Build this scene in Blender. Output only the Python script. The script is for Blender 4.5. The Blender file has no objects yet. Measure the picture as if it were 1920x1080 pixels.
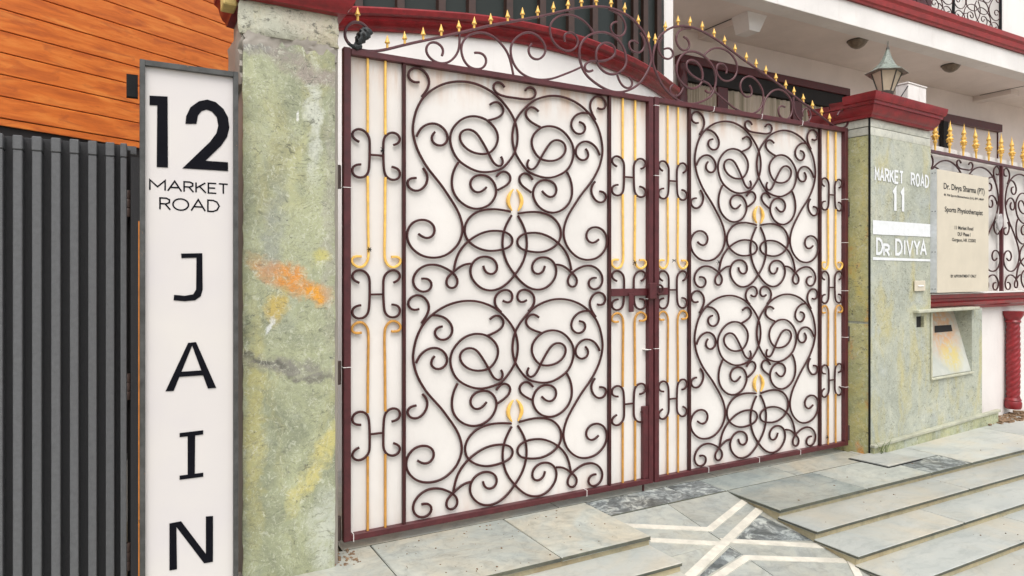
import bpy, bmesh, math, random
from mathutils import Vector, Matrix, geometry

random.seed(11)
R = math.radians
scene = bpy.context.scene
COL = scene.collection

# ------------------------------------------------------------------ camera
YAW = R(29.15)
CAM = Vector((-0.786, -2.888, 1.14))
FOC = 1280.0            # focal length in pixels of a 1920 px wide picture
HOR = 513.0             # row of the horizon
cam_d = bpy.data.cameras.new('camera')
cam = bpy.data.objects.new('camera', cam_d)
COL.objects.link(cam)
cam.location = CAM
cam.rotation_euler = (R(90), 0, -YAW)
cam_d.sensor_width = 36
cam_d.lens = 36 * FOC / 1920
cam_d.shift_y = -(540 - HOR) / 1920
cam_d.clip_end = 400
cam_d.clip_start = 0.05
scene.camera = cam

# ------------------------------------------------------------------ world, sun, exposure
SUN_EL, SUN_AZ = R(58), R(196)          # azimuth measured clockwise from +Y
world = bpy.data.worlds.new('World')
scene.world = world
world.use_nodes = True
wn = world.node_tree
bg = wn.nodes['Background']
sky = wn.nodes.new('ShaderNodeTexSky')
sky.sky_type = 'NISHITA'
sky.sun_disc = False
sky.sun_elevation = SUN_EL
sky.sun_rotation = SUN_AZ
sky.dust_density = 4.0
hs = wn.nodes.new('ShaderNodeHueSaturation')
hs.inputs['Saturation'].default_value = 0.22
wn.links.new(sky.outputs[0], hs.inputs['Color'])
wn.links.new(hs.outputs[0], bg.inputs['Color'])
bg.inputs['Strength'].default_value = 0.15
sl = bpy.data.lights.new('sun', 'SUN')
sl.energy = 0.85
sl.angle = R(40)
sl.color = (1.0, 0.955, 0.9)
so = bpy.data.objects.new('sun', sl)
COL.objects.link(so)
sdir = Vector((math.sin(SUN_AZ) * math.cos(SUN_EL), math.cos(SUN_AZ) * math.cos(SUN_EL), math.sin(SUN_EL)))
so.rotation_euler = sdir.to_track_quat('Z', 'Y').to_euler()
so.location = sdir * 20
vs = scene.view_settings
vs.view_transform = 'Standard'
vs.look = 'None'
vs.exposure = 0.62
vs.gamma = 1.0
vs.use_curve_mapping = False
try:
    scene.cycles.max_bounces = 8
    scene.cycles.diffuse_bounces = 5
except Exception:
    pass

# ------------------------------------------------------------------ measuring helpers
FX, FY = math.sin(YAW), math.cos(YAW)


def ray(px, py):
    a = (px - 960) / FOC
    return Vector((FX + FY * a, FY - FX * a, (HOR - py) / FOC))


def on_y(px, py, Y):
    d = ray(px, py)
    return CAM + d * ((Y - CAM.y) / d.y)


def on_z(px, py, Z):
    d = ray(px, py)
    return CAM + d * ((Z - CAM.z) / d.z)


def on_depth(px, py, t):
    return CAM + ray(px, py) * t


WO = Vector((3.40, -0.15, 0))
WA = R(4.0)
WE = Vector((math.cos(WA), math.sin(WA), 0))
WN = Vector((-math.sin(WA), math.cos(WA), 0))


def wall(s, n, z):
    return WO + WE * s + WN * n + Vector((0, 0, z))


def on_wall(px, py, n=0.0):
    d = ray(px, py)
    o = CAM - (WO + WN * n)
    t = -o.dot(WN) / d.dot(WN)
    p = CAM + d * t
    return ((p - WO).dot(WE), p.z)


# ------------------------------------------------------------------ node helpers
class NT:
    def __init__(s, name):
        s.m = bpy.data.materials.new(name)
        s.m.use_nodes = True
        s.t = s.m.node_tree
        s.b = s.t.nodes['Principled BSDF']
        tc = s.t.nodes.new('ShaderNodeTexCoord')
        s.obj = tc.outputs['Object']

    def put(s, sock, v):
        if isinstance(v, bpy.types.NodeSocket):
            s.t.links.new(v, sock)
        elif isinstance(v, (tuple, list)) and len(v) == 3 and sock.type == 'RGBA':
            sock.default_value = (*v, 1)
        else:
            sock.default_value = v

    def map(s, vec, scale=(1, 1, 1), rot=(0, 0, 0), loc=(0, 0, 0), kind='POINT'):
        n = s.t.nodes.new('ShaderNodeMapping')
        n.vector_type = kind
        s.put(n.inputs['Vector'], vec)
        n.inputs['Scale'].default_value = scale
        n.inputs['Rotation'].default_value = rot
        n.inputs['Location'].default_value = loc
        return n.outputs[0]

    def noise(s, vec, scale, detail=6, rough=0.6, dist=0.0, color=False):
        n = s.t.nodes.new('ShaderNodeTexNoise')
        s.put(n.inputs['Vector'], vec)
        n.inputs['Scale'].default_value = scale
        n.inputs['Detail'].default_value = detail
        n.inputs['Roughness'].default_value = rough
        n.inputs['Distortion'].default_value = dist
        return n.outputs['Color' if color else 'Fac']

    def ramp(s, fac, stops, interp='LINEAR'):
        n = s.t.nodes.new('ShaderNodeValToRGB')
        s.put(n.inputs[0], fac)
        cr = n.color_ramp
        cr.interpolation = interp
        while len(cr.elements) < len(stops):
            cr.elements.new(0.5)
        for e, (p, c) in zip(cr.elements, stops):
            e.position = p
            e.color = (*c, 1) if isinstance(c, (tuple, list)) else (c, c, c, 1)
        return n.outputs[0]

    def mix(s, fac, a, b, mode='MIX'):
        n = s.t.nodes.new('ShaderNodeMix')
        n.data_type = 'RGBA'
        n.blend_type = mode
        s.put(n.inputs[0], fac)
        s.put(n.inputs[6], a)
        s.put(n.inputs[7], b)
        return n.outputs[2]

    def math(s, op, a, b=0.0):
        n = s.t.nodes.new('ShaderNodeMath')
        n.operation = op
        s.put(n.inputs[0], a)
        s.put(n.inputs[1], b)
        return n.outputs[0]

    def warp(s, vec, scale, amt):
        c = s.noise(vec, scale, 4, 0.6, color=True)
        a = s.t.nodes.new('ShaderNodeVectorMath')
        a.operation = 'MULTIPLY_ADD'
        s.put(a.inputs[0], c)
        a.inputs[1].default_value = (amt, amt, amt)
        s.put(a.inputs[2], vec)
        o = s.t.nodes.new('ShaderNodeVectorMath')
        o.operation = 'SUBTRACT'
        s.put(o.inputs[0], a.outputs[0])
        o.inputs[1].default_value = (amt / 2, amt / 2, amt / 2)
        return o.outputs[0]

    def blob(s, vec, centre, radii, roty=0.0):
        v = s.map(vec, scale=radii, rot=(0, roty, 0), loc=centre, kind='TEXTURE')
        g = s.t.nodes.new('ShaderNodeTexGradient')
        g.gradient_type = 'SPHERICAL'
        s.put(g.inputs[0], v)
        return g.outputs['Fac']

    def bump(s, h, strength=0.3, dist=0.01):
        n = s.t.nodes.new('ShaderNodeBump')
        n.inputs['Strength'].default_value = strength
        n.inputs['Distance'].default_value = dist
        s.put(n.inputs['Height'], h)
        s.t.links.new(n.outputs[0], s.b.inputs['Normal'])

    def done(s, color, rough=0.6, metal=0.0, spec=None):
        s.put(s.b.inputs['Base Color'], color)
        s.put(s.b.inputs['Roughness'], rough)
        s.b.inputs['Metallic'].default_value = metal
        if spec is not None:
            s.b.inputs['Specular IOR Level'].default_value = spec
        return s.m


def paint(name, col, rough=0.45, var=0.25, scale=30.0, worn=None, worn_amt=0.62, bump=0.12, spec=None):
    k = NT(name)
    n1 = k.noise(k.obj, scale, 6, 0.65)
    lo = tuple(c * (1 - var) for c in col)
    hi = tuple(min(1, c * (1 + var)) for c in col)
    c = k.ramp(n1, [(0.3, lo), (0.7, hi)])
    if worn:
        n2 = k.noise(k.obj, scale * 1.7, 8, 0.75)
        m = k.ramp(n2, [(worn_amt, 0.0), (worn_amt + 0.06, 1.0)])
        c = k.mix(m, c, worn)
    k.bump(k.noise(k.obj, scale * 4, 4, 0.6), bump, 0.004)
    return k.done(c, k.ramp(n1, [(0.2, rough * 0.8), (0.8, min(1, rough * 1.25))]), spec=spec)


def plaster(name, col, stain=(0.45, 0.38, 0.32), amt=0.35, rust=False):
    k = NT(name)
    n1 = k.noise(k.obj, 1.6, 6, 0.6, 0.4)
    n2 = k.noise(k.map(k.obj, (5, 5, 0.8)), 2.0, 8, 0.7)
    dark = tuple(c * 0.86 for c in col)
    c = k.ramp(n1, [(0.3, dark), (0.65, col)])
    m = k.math('MULTIPLY', k.ramp(n2, [(0.56, 0.0), (0.78, 1.0)]), amt)
    c = k.mix(m, c, stain)
    fl = k.noise(k.obj, 14, 8, 0.8)
    c = k.mix(k.math('MULTIPLY', k.ramp(fl, [(0.625, 0.0), (0.68, 1.0)]), amt), c, (0.34, 0.3, 0.27))
    if rust:
        z = k.t.nodes.new('ShaderNodeSeparateXYZ')
        k.put(z.inputs[0], k.obj)
        for (za, zb, s) in ((2.05, 1.90, 0.9), (0.0, 0.16, 0.4)):
            mr = k.t.nodes.new('ShaderNodeMapRange')
            k.put(mr.inputs[0], z.outputs[2])
            mr.inputs[1].default_value = zb
            mr.inputs[2].default_value = za
            dr = k.noise(k.map(k.obj, (9, 9, 1.2)), 1.6, 6, 0.65)
            f = k.math('MULTIPLY', k.math('MULTIPLY', mr.outputs[0], k.ramp(dr, [(0.4, 0.0), (0.7, 1.0)])), s)
            c = k.mix(f, c, (0.50, 0.31, 0.19))
    k.bump(k.mix(0.12, k.noise(k.obj, 3.5, 3, 0.5), k.noise(k.obj, 40, 6, 0.7)), 0.35, 0.02)
    return k.done(c, 0.55)


def slate(name, a, b, dust=(0.47, 0.38, 0.25), dust_amt=0.5, dark=(0.10, 0.11, 0.11), dscale=2.4, rough=0.5, bump=0.25, mott=1.0):
    k = NT(name)
    ge = k.t.nodes.new('ShaderNodeObjectInfo')
    off = k.t.nodes.new('ShaderNodeVectorMath')
    off.operation = 'ADD'
    k.put(off.inputs[0], k.obj)
    cmb = k.t.nodes.new('ShaderNodeCombineXYZ')
    k.put(cmb.inputs[0], k.math('MULTIPLY', ge.outputs['Random'], 40.0))
    k.put(cmb.inputs[1], k.math('MULTIPLY', ge.outputs['Random'], 17.0))
    k.put(off.inputs[1], cmb.outputs[0])
    v = off.outputs[0]
    vw = k.warp(v, 3.0, 0.25)
    n1 = k.noise(vw, 2.2, 8, 0.62, 0.6)
    n2 = k.noise(k.map(vw, (1, 5, 1), rot=(0, 0, 0.5)), 4.0, 8, 0.7)
    c = k.ramp(n1, [(0.28, a), (0.5, tuple((x + y) / 2 for x, y in zip(a, b))), (0.72, b)])
    c = k.mix(k.math('MULTIPLY', k.ramp(n2, [(0.5, 0.0), (0.66, 1.0)]), 0.45), c, tuple(x * 0.72 for x in a))
    dn = k.noise(v, dscale, 7, 0.66, 0.8)
    c = k.mix(k.math('MULTIPLY', k.ramp(dn, [(0.44, 0.0), (0.68, 1.0)]), dust_amt), c, dust)
    sp = k.noise(v, 55, 5, 0.7)
    c = k.mix(k.math('MULTIPLY', k.ramp(sp, [(0.66, 0.0), (0.74, 1.0)]), 0.5), c, dark)
    mo = k.noise(vw, 16, 7, 0.72, 0.8)
    c = k.mix(min(1.0, 0.55 * mott), c, k.ramp(mo, [(0.5 - 0.2 / mott, (0.5, 0.51, 0.5)), (0.5, (1, 1, 1)), (0.5 + 0.2 / mott, (1.3 * mott, 1.27 * mott, 1.2 * mott))]), 'MULTIPLY')
    # a little tone of its own for each slab
    hsv = k.t.nodes.new('ShaderNodeHueSaturation')
    k.put(hsv.inputs['Color'], c)
    k.put(hsv.inputs['Value'], k.math('ADD', k.math('MULTIPLY', ge.outputs['Random'], 0.22), 0.89))
    k.bump(k.mix(0.5, n2, sp), bump, 0.006)
    return k.done(hsv.outputs[0], k.ramp(n1, [(0.3, rough * 0.8), (0.7, min(1, rough * 1.3))]))


def green_stone(name, extra=None, yellow=0.6, grey=0.5, orange=0.0, base=((0.17, 0.19, 0.125), (0.29, 0.31, 0.195), (0.39, 0.41, 0.25), (0.50, 0.50, 0.36)), pits=0.62):
    k = NT(name)
    v = k.warp(k.obj, 2.6, 0.22)
    n1 = k.noise(v, 2.6, 8, 0.62, 1.2)
    c = k.ramp(n1, [(0.26, base[0]), (0.45, base[1]), (0.6, base[2]), (0.78, base[3])])
    ny = k.noise(k.map(v, (2.6, 2.6, 0.8), rot=(0, R(28), 0)), 2.2, 7, 0.6, 0.8)
    c = k.mix(k.math('MULTIPLY', k.ramp(ny, [(0.50, 0.0), (0.66, 1.0)]), yellow), c, (0.50, 0.42, 0.12))
    ng = k.noise(v, 3.4, 8, 0.7, 0.5)
    c = k.mix(k.math('MULTIPLY', k.ramp(ng, [(0.52, 0.0), (0.68, 1.0)]), grey), c, (0.40, 0.43, 0.40))
    if orange:
        no = k.noise(k.map(v, (2, 2, 0.9), loc=(3.1, 1.0, 7.7)), 2.4, 7, 0.65, 0.6)
        c = k.mix(k.math('MULTIPLY', k.ramp(no, [(0.56, 0.0), (0.68, 1.0)]), orange), c, (0.62, 0.25, 0.04))
    mod = k.ramp(k.noise(k.obj, 17, 6, 0.7, 0.6), [(0.34, 0.3), (0.52, 1.0)])
    for (ce, ra, ro, colr, amt) in (extra or []):
        w = k.warp(k.obj, 11.0, 0.14)
        b = k.blob(w, ce, ra, ro)
        c = k.mix(k.math('MULTIPLY', k.math('MULTIPLY', k.ramp(b, [(0.03, 0.0), (0.55, 1.0)]), amt), mod), c, colr)
    # dark flecks, pale fibres, pits and hair-line veins
    nv = k.noise(k.warp(k.obj, 6, 0.3), 5.0, 10, 0.72, 1.5)
    vein = k.ramp(nv, [(0.485, 0.0), (0.5, 1.0), (0.515, 0.0)])
    fv = k.map(k.warp(k.obj, 5, 0.16), (1, 1, 3.0), rot=(0, R(-35), 0))
    fib = k.noise(fv, 22.0, 7, 0.72, 1.4)
    fib2 = k.noise(k.map(k.warp(k.obj, 7, 0.2), (2.6, 1, 1), rot=(0, R(20), 0), loc=(4, 2, 9)), 26.0, 6, 0.7, 1.6)
    area = k.ramp(k.noise(k.obj, 2.1, 5, 0.6, 0.7), [(0.36, 0.25), (0.6, 1.0)])
    c = k.mix(k.math('MULTIPLY', k.ramp(fib2, [(0.53, 0.0), (0.64, 1.0)]), 0.55), c, (0.60, 0.61, 0.49))
    c = k.mix(k.math('MULTIPLY', vein, 0.45), c, (0.10, 0.10, 0.075))
    c = k.mix(k.math('MULTIPLY', k.math('MULTIPLY', k.ramp(fib, [(0.555, 0.0), (0.635, 1.0)]), area), 0.8), c, (0.085, 0.09, 0.06))
    c = k.mix(k.math('MULTIPLY', k.ramp(fib, [(0.30, 1.0), (0.42, 0.0)]), 0.5), c, (0.56, 0.57, 0.46))
    pit = k.noise(k.obj, 30, 7, 0.7)
    c = k.mix(k.math('MULTIPLY', k.ramp(pit, [(pits, 0.0), (pits + 0.06, 1.0)]), 0.75), c, (0.07, 0.07, 0.055))
    k.bump(k.mix(0.5, fib, pit), 0.5, 0.008)
    return k.done(c, 0.6)


M = {}
M['maroon'] = paint('maroon_paint', (0.074, 0.0125, 0.0155), 0.45, 0.3, 26, (0.05, 0.02, 0.016), 0.66)
M['scroll'] = paint('dark_maroon_iron', (0.046, 0.0115, 0.0115), 0.48, 0.35, 22, (0.02, 0.012, 0.01), 0.64, spec=0.3)
M['crest'] = paint('plum_iron', (0.085, 0.026, 0.031), 0.4, 0.35, 18, (0.16, 0.08, 0.08), 0.66)
M['gold'] = paint('gold_paint', (0.78, 0.47, 0.10), 0.42, 0.22, 30, (0.32, 0.16, 0.03), 0.70)
M['ochre'] = paint('ochre_paint', (0.50, 0.245, 0.045), 0.45, 0.25, 30, (0.25, 0.11, 0.02), 0.68)
M['sheet'] = plaster('white_sheet', (0.715, 0.685, 0.65), amt=0.12, rust=True)
M['white'] = plaster('white_plaster', (0.80, 0.775, 0.745), amt=0.32)
M['pink'] = plaster('porch_plaster', (0.80, 0.71, 0.655), amt=0.2)  # white plaster tinted pinkish; shading under the balcony is put into the colour
M['flaky'] = plaster('flaking_plaster', (0.78, 0.74, 0.71), (0.42, 0.36, 0.32), 0.75)
M['red'] = paint('red_enamel', (0.215, 0.010, 0.014), 0.34, 0.35, 14, (0.10, 0.012, 0.014), 0.60, 0.2)
M['redroof'] = paint('red_band', (0.29, 0.027, 0.027), 0.45, 0.25, 9, (0.2, 0.03, 0.03), 0.66, 0.15)
M['ties'] = paint('white_plastic', (0.8, 0.78, 0.75), 0.4, 0.1)
M['black'] = paint('black_iron', (0.010, 0.010, 0.011), 0.6, 0.3, spec=0.15)
M['rag'] = paint('black_cloth', (0.02, 0.026, 0.027), 0.35, 0.6, 60, (0.09, 0.11, 0.11), 0.6, 0.6)
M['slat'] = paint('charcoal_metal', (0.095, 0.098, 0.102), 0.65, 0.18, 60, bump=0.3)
M['slatback'] = paint('charcoal_panel', (0.022, 0.022, 0.024), 0.75, 0.2, 60, bump=0.3)  # slat metal darkened; shade in the gaps between slats is in this colour
M['hinge'] = paint('brown_hinge', (0.05, 0.03, 0.024), 0.5, 0.4)
M['signframe'] = paint('grey_frame', (0.055, 0.056, 0.053), 0.4, 0.5, 22, (0.2, 0.12, 0.07), 0.62)
M['letter'] = paint('black_letter', (0.006, 0.006, 0.009), 0.5, 0.2, spec=0.05)
M['orange'] = paint('orange_strip', (0.55, 0.19, 0.03), 0.4, 0.3)
M['text'] = paint('print_black', (0.02, 0.02, 0.02), 0.6, 0.1)
M['board'] = paint('beige_board', (0.60, 0.54, 0.43), 0.35, 0.06, 6)
M['alu'] = paint('aluminium', (0.55, 0.57, 0.58), 0.35, 0.12)
M['chalk'] = paint('white_lettering', (0.70, 0.72, 0.73), 0.7, 0.08, 24, (0.50, 0.52, 0.47), 0.62)
M['kota'] = slate('kota_slab', (0.30, 0.33, 0.31), (0.42, 0.43, 0.38))
M['tread'] = slate('tread_slab', (0.34, 0.365, 0.35), (0.46, 0.465, 0.425), (0.50, 0.43, 0.31), 0.6, dscale=1.7, mott=0.7)
M['darkslate'] = slate('dark_slate', (0.10, 0.115, 0.12), (0.20, 0.22, 0.22), (0.3, 0.27, 0.2), 0.25, (0.30, 0.32, 0.31), 3.0, 0.45, 0.6, 1.9)
M['teal'] = slate('blue_green_slate', (0.16, 0.20, 0.20), (0.33, 0.36, 0.33), (0.45, 0.38, 0.27), 0.35, rough=0.4)
M['rampstone'] = slate('ramp_slab', (0.28, 0.30, 0.285), (0.36, 0.37, 0.33), (0.42, 0.36, 0.25), 0.35)
M['slabedge'] = slate('slab_edge', (0.045, 0.05, 0.042), (0.11, 0.118, 0.09), (0.15, 0.125, 0.075), 0.4, (0.03, 0.03, 0.025), 6.0, 0.8, 0.6)  # dirty slab sides, with the thin shadow under the lip put into the colour
M['riser'] = slate('riser_stone', (0.34, 0.31, 0.20), (0.47, 0.41, 0.27), (0.40, 0.29, 0.16), 0.5, (0.05, 0.045, 0.035), 4.0, 0.8, 0.6)
M['marble'] = paint('white_marble', (0.56, 0.53, 0.455), 0.5, 0.2, 14, (0.42, 0.38, 0.30), 0.64)
M['street'] = slate('street_concrete', (0.30, 0.29, 0.27), (0.40, 0.38, 0.34), rough=0.9)
M['soil'] = paint('soil', (0.22, 0.14, 0.08), 0.95, 0.5, 30, (0.09, 0.06, 0.04), 0.58, 1.0)
M['cement'] = plaster('rough_cement', (0.31, 0.28, 0.24), (0.2, 0.17, 0.14), 0.7)
M['palestone'] = green_stone('pale_stone', yellow=0.35, grey=0.2, pits=0.57, base=((0.33, 0.33, 0.26), (0.43, 0.43, 0.34), (0.50, 0.49, 0.39), (0.55, 0.54, 0.44)), extra=[((0.1, 0.0, 2.16), (0.2, 0.3, 0.10), 0.2, (0.50, 0.44, 0.35), 0.7)])
M['band'] = slate('pale_band', (0.52, 0.53, 0.46), (0.64, 0.64, 0.56), (0.5, 0.47, 0.36), 0.3)
M['ledge'] = slate('ledge_stone', (0.38, 0.39, 0.31), (0.48, 0.48, 0.38), (0.36, 0.32, 0.2), 0.4)
M['stone_front'] = green_stone('green_stone_front', yellow=0.5, grey=0.95, base=((0.27, 0.29, 0.245), (0.36, 0.38, 0.315), (0.44, 0.455, 0.37), (0.50, 0.50, 0.42)))
M['stone_side'] = green_stone('green_stone_side', yellow=0.85, grey=0.0, orange=1.0, base=((0.24, 0.25, 0.12), (0.37, 0.37, 0.18), (0.46, 0.44, 0.22), (0.54, 0.51, 0.31)))
M['stone_base'] = green_stone('green_stone_base', yellow=0.35, grey=0.85)
M['glass'] = NT('dark_glass').done((0.028, 0.034, 0.032), 0.35, spec=0.12)
M['mullion'] = paint('brown_mullion', (0.045, 0.022, 0.016), 0.5, 0.3)
M['windowred'] = paint('dark_red_frame', (0.075, 0.006, 0.009), 0.4, 0.3)
M['dark'] = NT('dark_interior').done((0.012, 0.010, 0.010), 0.8)
M['yellowblock'] = paint('yellow_block', (0.62, 0.47, 0.17), 0.6, 0.3, 12, (0.3, 0.2, 0.1), 0.62)
M['verdigris'] = paint('verdigris', (0.19, 0.22, 0.185), 0.5, 0.45, 30, (0.06, 0.055, 0.04), 0.55, 0.6)
M['bronze'] = paint('dark_bronze', (0.06, 0.055, 0.045), 0.5, 0.4)
M['lampglass'] = paint('lamp_glass', (0.55, 0.47, 0.34), 0.25, 0.12, 8)
M['ceilglass'] = paint('ceiling_glass', (0.17, 0.13, 0.09), 0.4, 0.4, 20, (0.36, 0.30, 0.22), 0.6)
M['casting'] = paint('grey_casting', (0.42, 0.40, 0.39), 0.5, 0.25)


def wood_mat():
    k = NT('orange_cladding')
    oi = k.t.nodes.new('ShaderNodeObjectInfo')
    cmb = k.t.nodes.new('ShaderNodeCombineXYZ')
    k.put(cmb.inputs[0], k.math('MULTIPLY', oi.outputs['Random'], 60.0))
    ad = k.t.nodes.new('ShaderNodeVectorMath')
    k.put(ad.inputs[0], k.obj)
    k.put(ad.inputs[1], cmb.outputs[0])
    v = k.map(ad.outputs[0], (1.0, 1.0, 7.0))
    n1 = k.noise(v, 2.6, 7, 0.58, 0.5)
    n2 = k.noise(k.map(ad.outputs[0], (1.4, 1, 5)), 3.0, 5, 0.55, 0.9)
    c = k.ramp(n1, [(0.28, (0.47, 0.10, 0.018)), (0.5, (0.70, 0.175, 0.028)), (0.72, (0.84, 0.285, 0.058))])
    c = k.mix(k.math('MULTIPLY', k.ramp(n2, [(0.55, 0.0), (0.70, 1.0)]), 0.5), c, (0.34, 0.068, 0.022))
    n3 = k.noise(k.map(ad.outputs[0], (6, 1, 26)), 3.0, 5, 0.6, 0.4)
    c = k.mix(k.math('MULTIPLY', k.ramp(n3, [(0.58, 0.0), (0.70, 1.0)]), 0.3), c, (0.44, 0.09, 0.02))
    return k.done(c, 0.42)


def sign_mat():
    k = NT('milky_sign_face')
    n = k.noise(k.obj, 3.0, 3, 0.5)
    c = k.ramp(n, [(0.35, (0.585, 0.555, 0.55)), (0.65, (0.62, 0.59, 0.56))])
    w = k.noise(k.map(k.obj, (1, 1, 0.2)), 40, 6, 0.7)
    c = k.mix(k.math('MULTIPLY', k.ramp(w, [(0.62, 0.0), (0.8, 1.0)]), 0.12), c, (0.5, 0.45, 0.4))
    return k.done(c, 0.28)


def curtain_mat():
    k = NT('curtain_cloth')
    v = k.map(k.obj, (9, 9, 0.15))
    n = k.noise(v, 2.0, 4, 0.6)
    c = k.ramp(n, [(0.3, (0.22, 0.19, 0.13)), (0.5, (0.42, 0.35, 0.27)), (0.7, (0.52, 0.43, 0.36))])
    return k.done(c, 0.85)


M['wood'] = wood_mat()
M['signface'] = sign_mat()
M['curtain'] = curtain_mat()


def left_pillar_mat():
    org = ((on_y(456, 500, -0.15).x + on_y(637, 500, -0.15).x) / 2, -0.15, -0.04)   # the pillar's own origin

    def c(px, py):
        p = on_y(px, py, -0.15)
        return (p.x - org[0], p.y - org[1], p.z - org[2])
    ex = [
        (c(545, 522), (0.215, 0.2, 0.062), R(26), (0.62, 0.24, 0.03), 0.95),
        (c(600, 548), (0.075, 0.2, 0.06), R(20), (0.68, 0.30, 0.02), 0.95),
        (c(520, 575), (0.05, 0.2, 0.10), 0.1, (0.50, 0.36, 0.08), 0.8),
        (c(478, 800), (0.05, 0.2, 0.55), 0.0, (0.46, 0.41, 0.14), 0.6),
        (c(600, 860), (0.05, 0.2, 0.30), R(32), (0.55, 0.48, 0.16), 0.75),
        (c(590, 220), (0.035, 0.2, 0.34), 0.0, (0.55, 0.57, 0.50), 0.8),
        (c(540, 690), (0.27, 0.2, 0.045), R(14), (0.20, 0.19, 0.165), 0.9),
        (c(500, 678), (0.14, 0.2, 0.014), R(16), (0.07, 0.068, 0.055), 0.65),
        (c(590, 708), (0.13, 0.2, 0.016), R(8), (0.10, 0.09, 0.075), 0.55),
        (c(515, 430), (0.06, 0.2, 0.25), 0.1, (0.27, 0.29, 0.26), 0.7),
        (c(520, 95), (0.16, 0.2, 0.06), R(14), (0.25, 0.225, 0.19), 1.0),
        (c(590, 138), (0.17, 0.2, 0.05), R(8), (0.30, 0.26, 0.22), 1.0),
        (c(480, 75), (0.10, 0.2, 0.05), 0.0, (0.20, 0.19, 0.17), 1.0),
        (c(615, 1000), (0.09, 0.2, 0.22), 0.0, (0.50, 0.52, 0.46), 0.7),
        (c(620, 420), (0.04, 0.2, 0.7), 0.0, (0.33, 0.31, 0.28), 0.5),
        (c(508, 612), (0.018, 0.2, 0.055), R(30), (0.72, 0.74, 0.75), 1.0),
        (c(562, 222), (0.012, 0.2, 0.018), 0, (0.78, 0.78, 0.76), 1.0),
        (c(600, 480), (0.05, 0.2, 0.05), 0.4, (0.50, 0.45, 0.12), 0.7),
    ]
    return green_stone('green_stone_left', extra=ex, yellow=0.25, grey=0.3)


M['stone_left'] = left_pillar_mat()


def letterbox_mat():
    k = NT('stained_plate')
    n = k.noise(k.obj, 8, 6, 0.65, 0.5)
    c = k.ramp(n, [(0.3, (0.38, 0.40, 0.36)), (0.7, (0.50, 0.51, 0.46))])
    hb = (on_wall(1744, 650)[0] + on_wall(1822, 650)[0]) / 2
    hz = on_wall(1744, 709)[1]

    def w(px, py):
        s, z = on_wall(px, py, 0.06)
        return (s - hb, 0.06, z - hz)
    wv = k.warp(k.obj, 12, 0.10)
    for (p, ra, colr, amt) in ((w(1772, 612), (0.34, 0.6, 0.30), (0.55, 0.31, 0.16), 0.9),
                              (w(1777, 668), (0.20, 0.9, 0.14), (0.56, 0.46, 0.12), 0.75)):
        b = k.blob(wv, p, ra)
        mo = k.ramp(k.noise(k.obj, 26, 6, 0.7, 0.5), [(0.38, 0.15), (0.56, 1.0)])
        c = k.mix(k.math('MULTIPLY', k.math('MULTIPLY', k.ramp(b, [(0.02, 0.0), (0.6, 1.0)]), amt), mo), c, colr)
    k.bump(n, 0.2, 0.004)
    return k.done(c, 0.6)


M['plate'] = letterbox_mat()

# ------------------------------------------------------------------ object helpers
XF = {}          # world matrix of every empty we make


def props(o, label=None, cat=None, group=None, kind=None):
    if label:
        o['label'] = label
    if cat:
        o['category'] = cat
    if group:
        o['group'] = group
    if kind:
        o['kind'] = kind
    return o


def thing(name, label, cat, loc=(0, 0, 0), rz=0.0, group=None, kind=None):
    o = bpy.data.objects.new(name, None)
    o.empty_display_size = 0.1
    COL.objects.link(o)
    o.location = loc
    o.rotation_euler = (0, 0, rz)
    XF[o.name] = Matrix.Translation(Vector(loc)) @ Matrix.Rotation(rz, 4, 'Z')
    return props(o, label, cat, group, kind)


def setting(name, loc=(0, 0, 0)):
    return thing(name, None, None, loc, kind='structure')


def mat_of(o):
    while o is not None:
        if o.name in XF:
            return XF[o.name]
        o = o.parent
    return Matrix.Identity(4)


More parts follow.
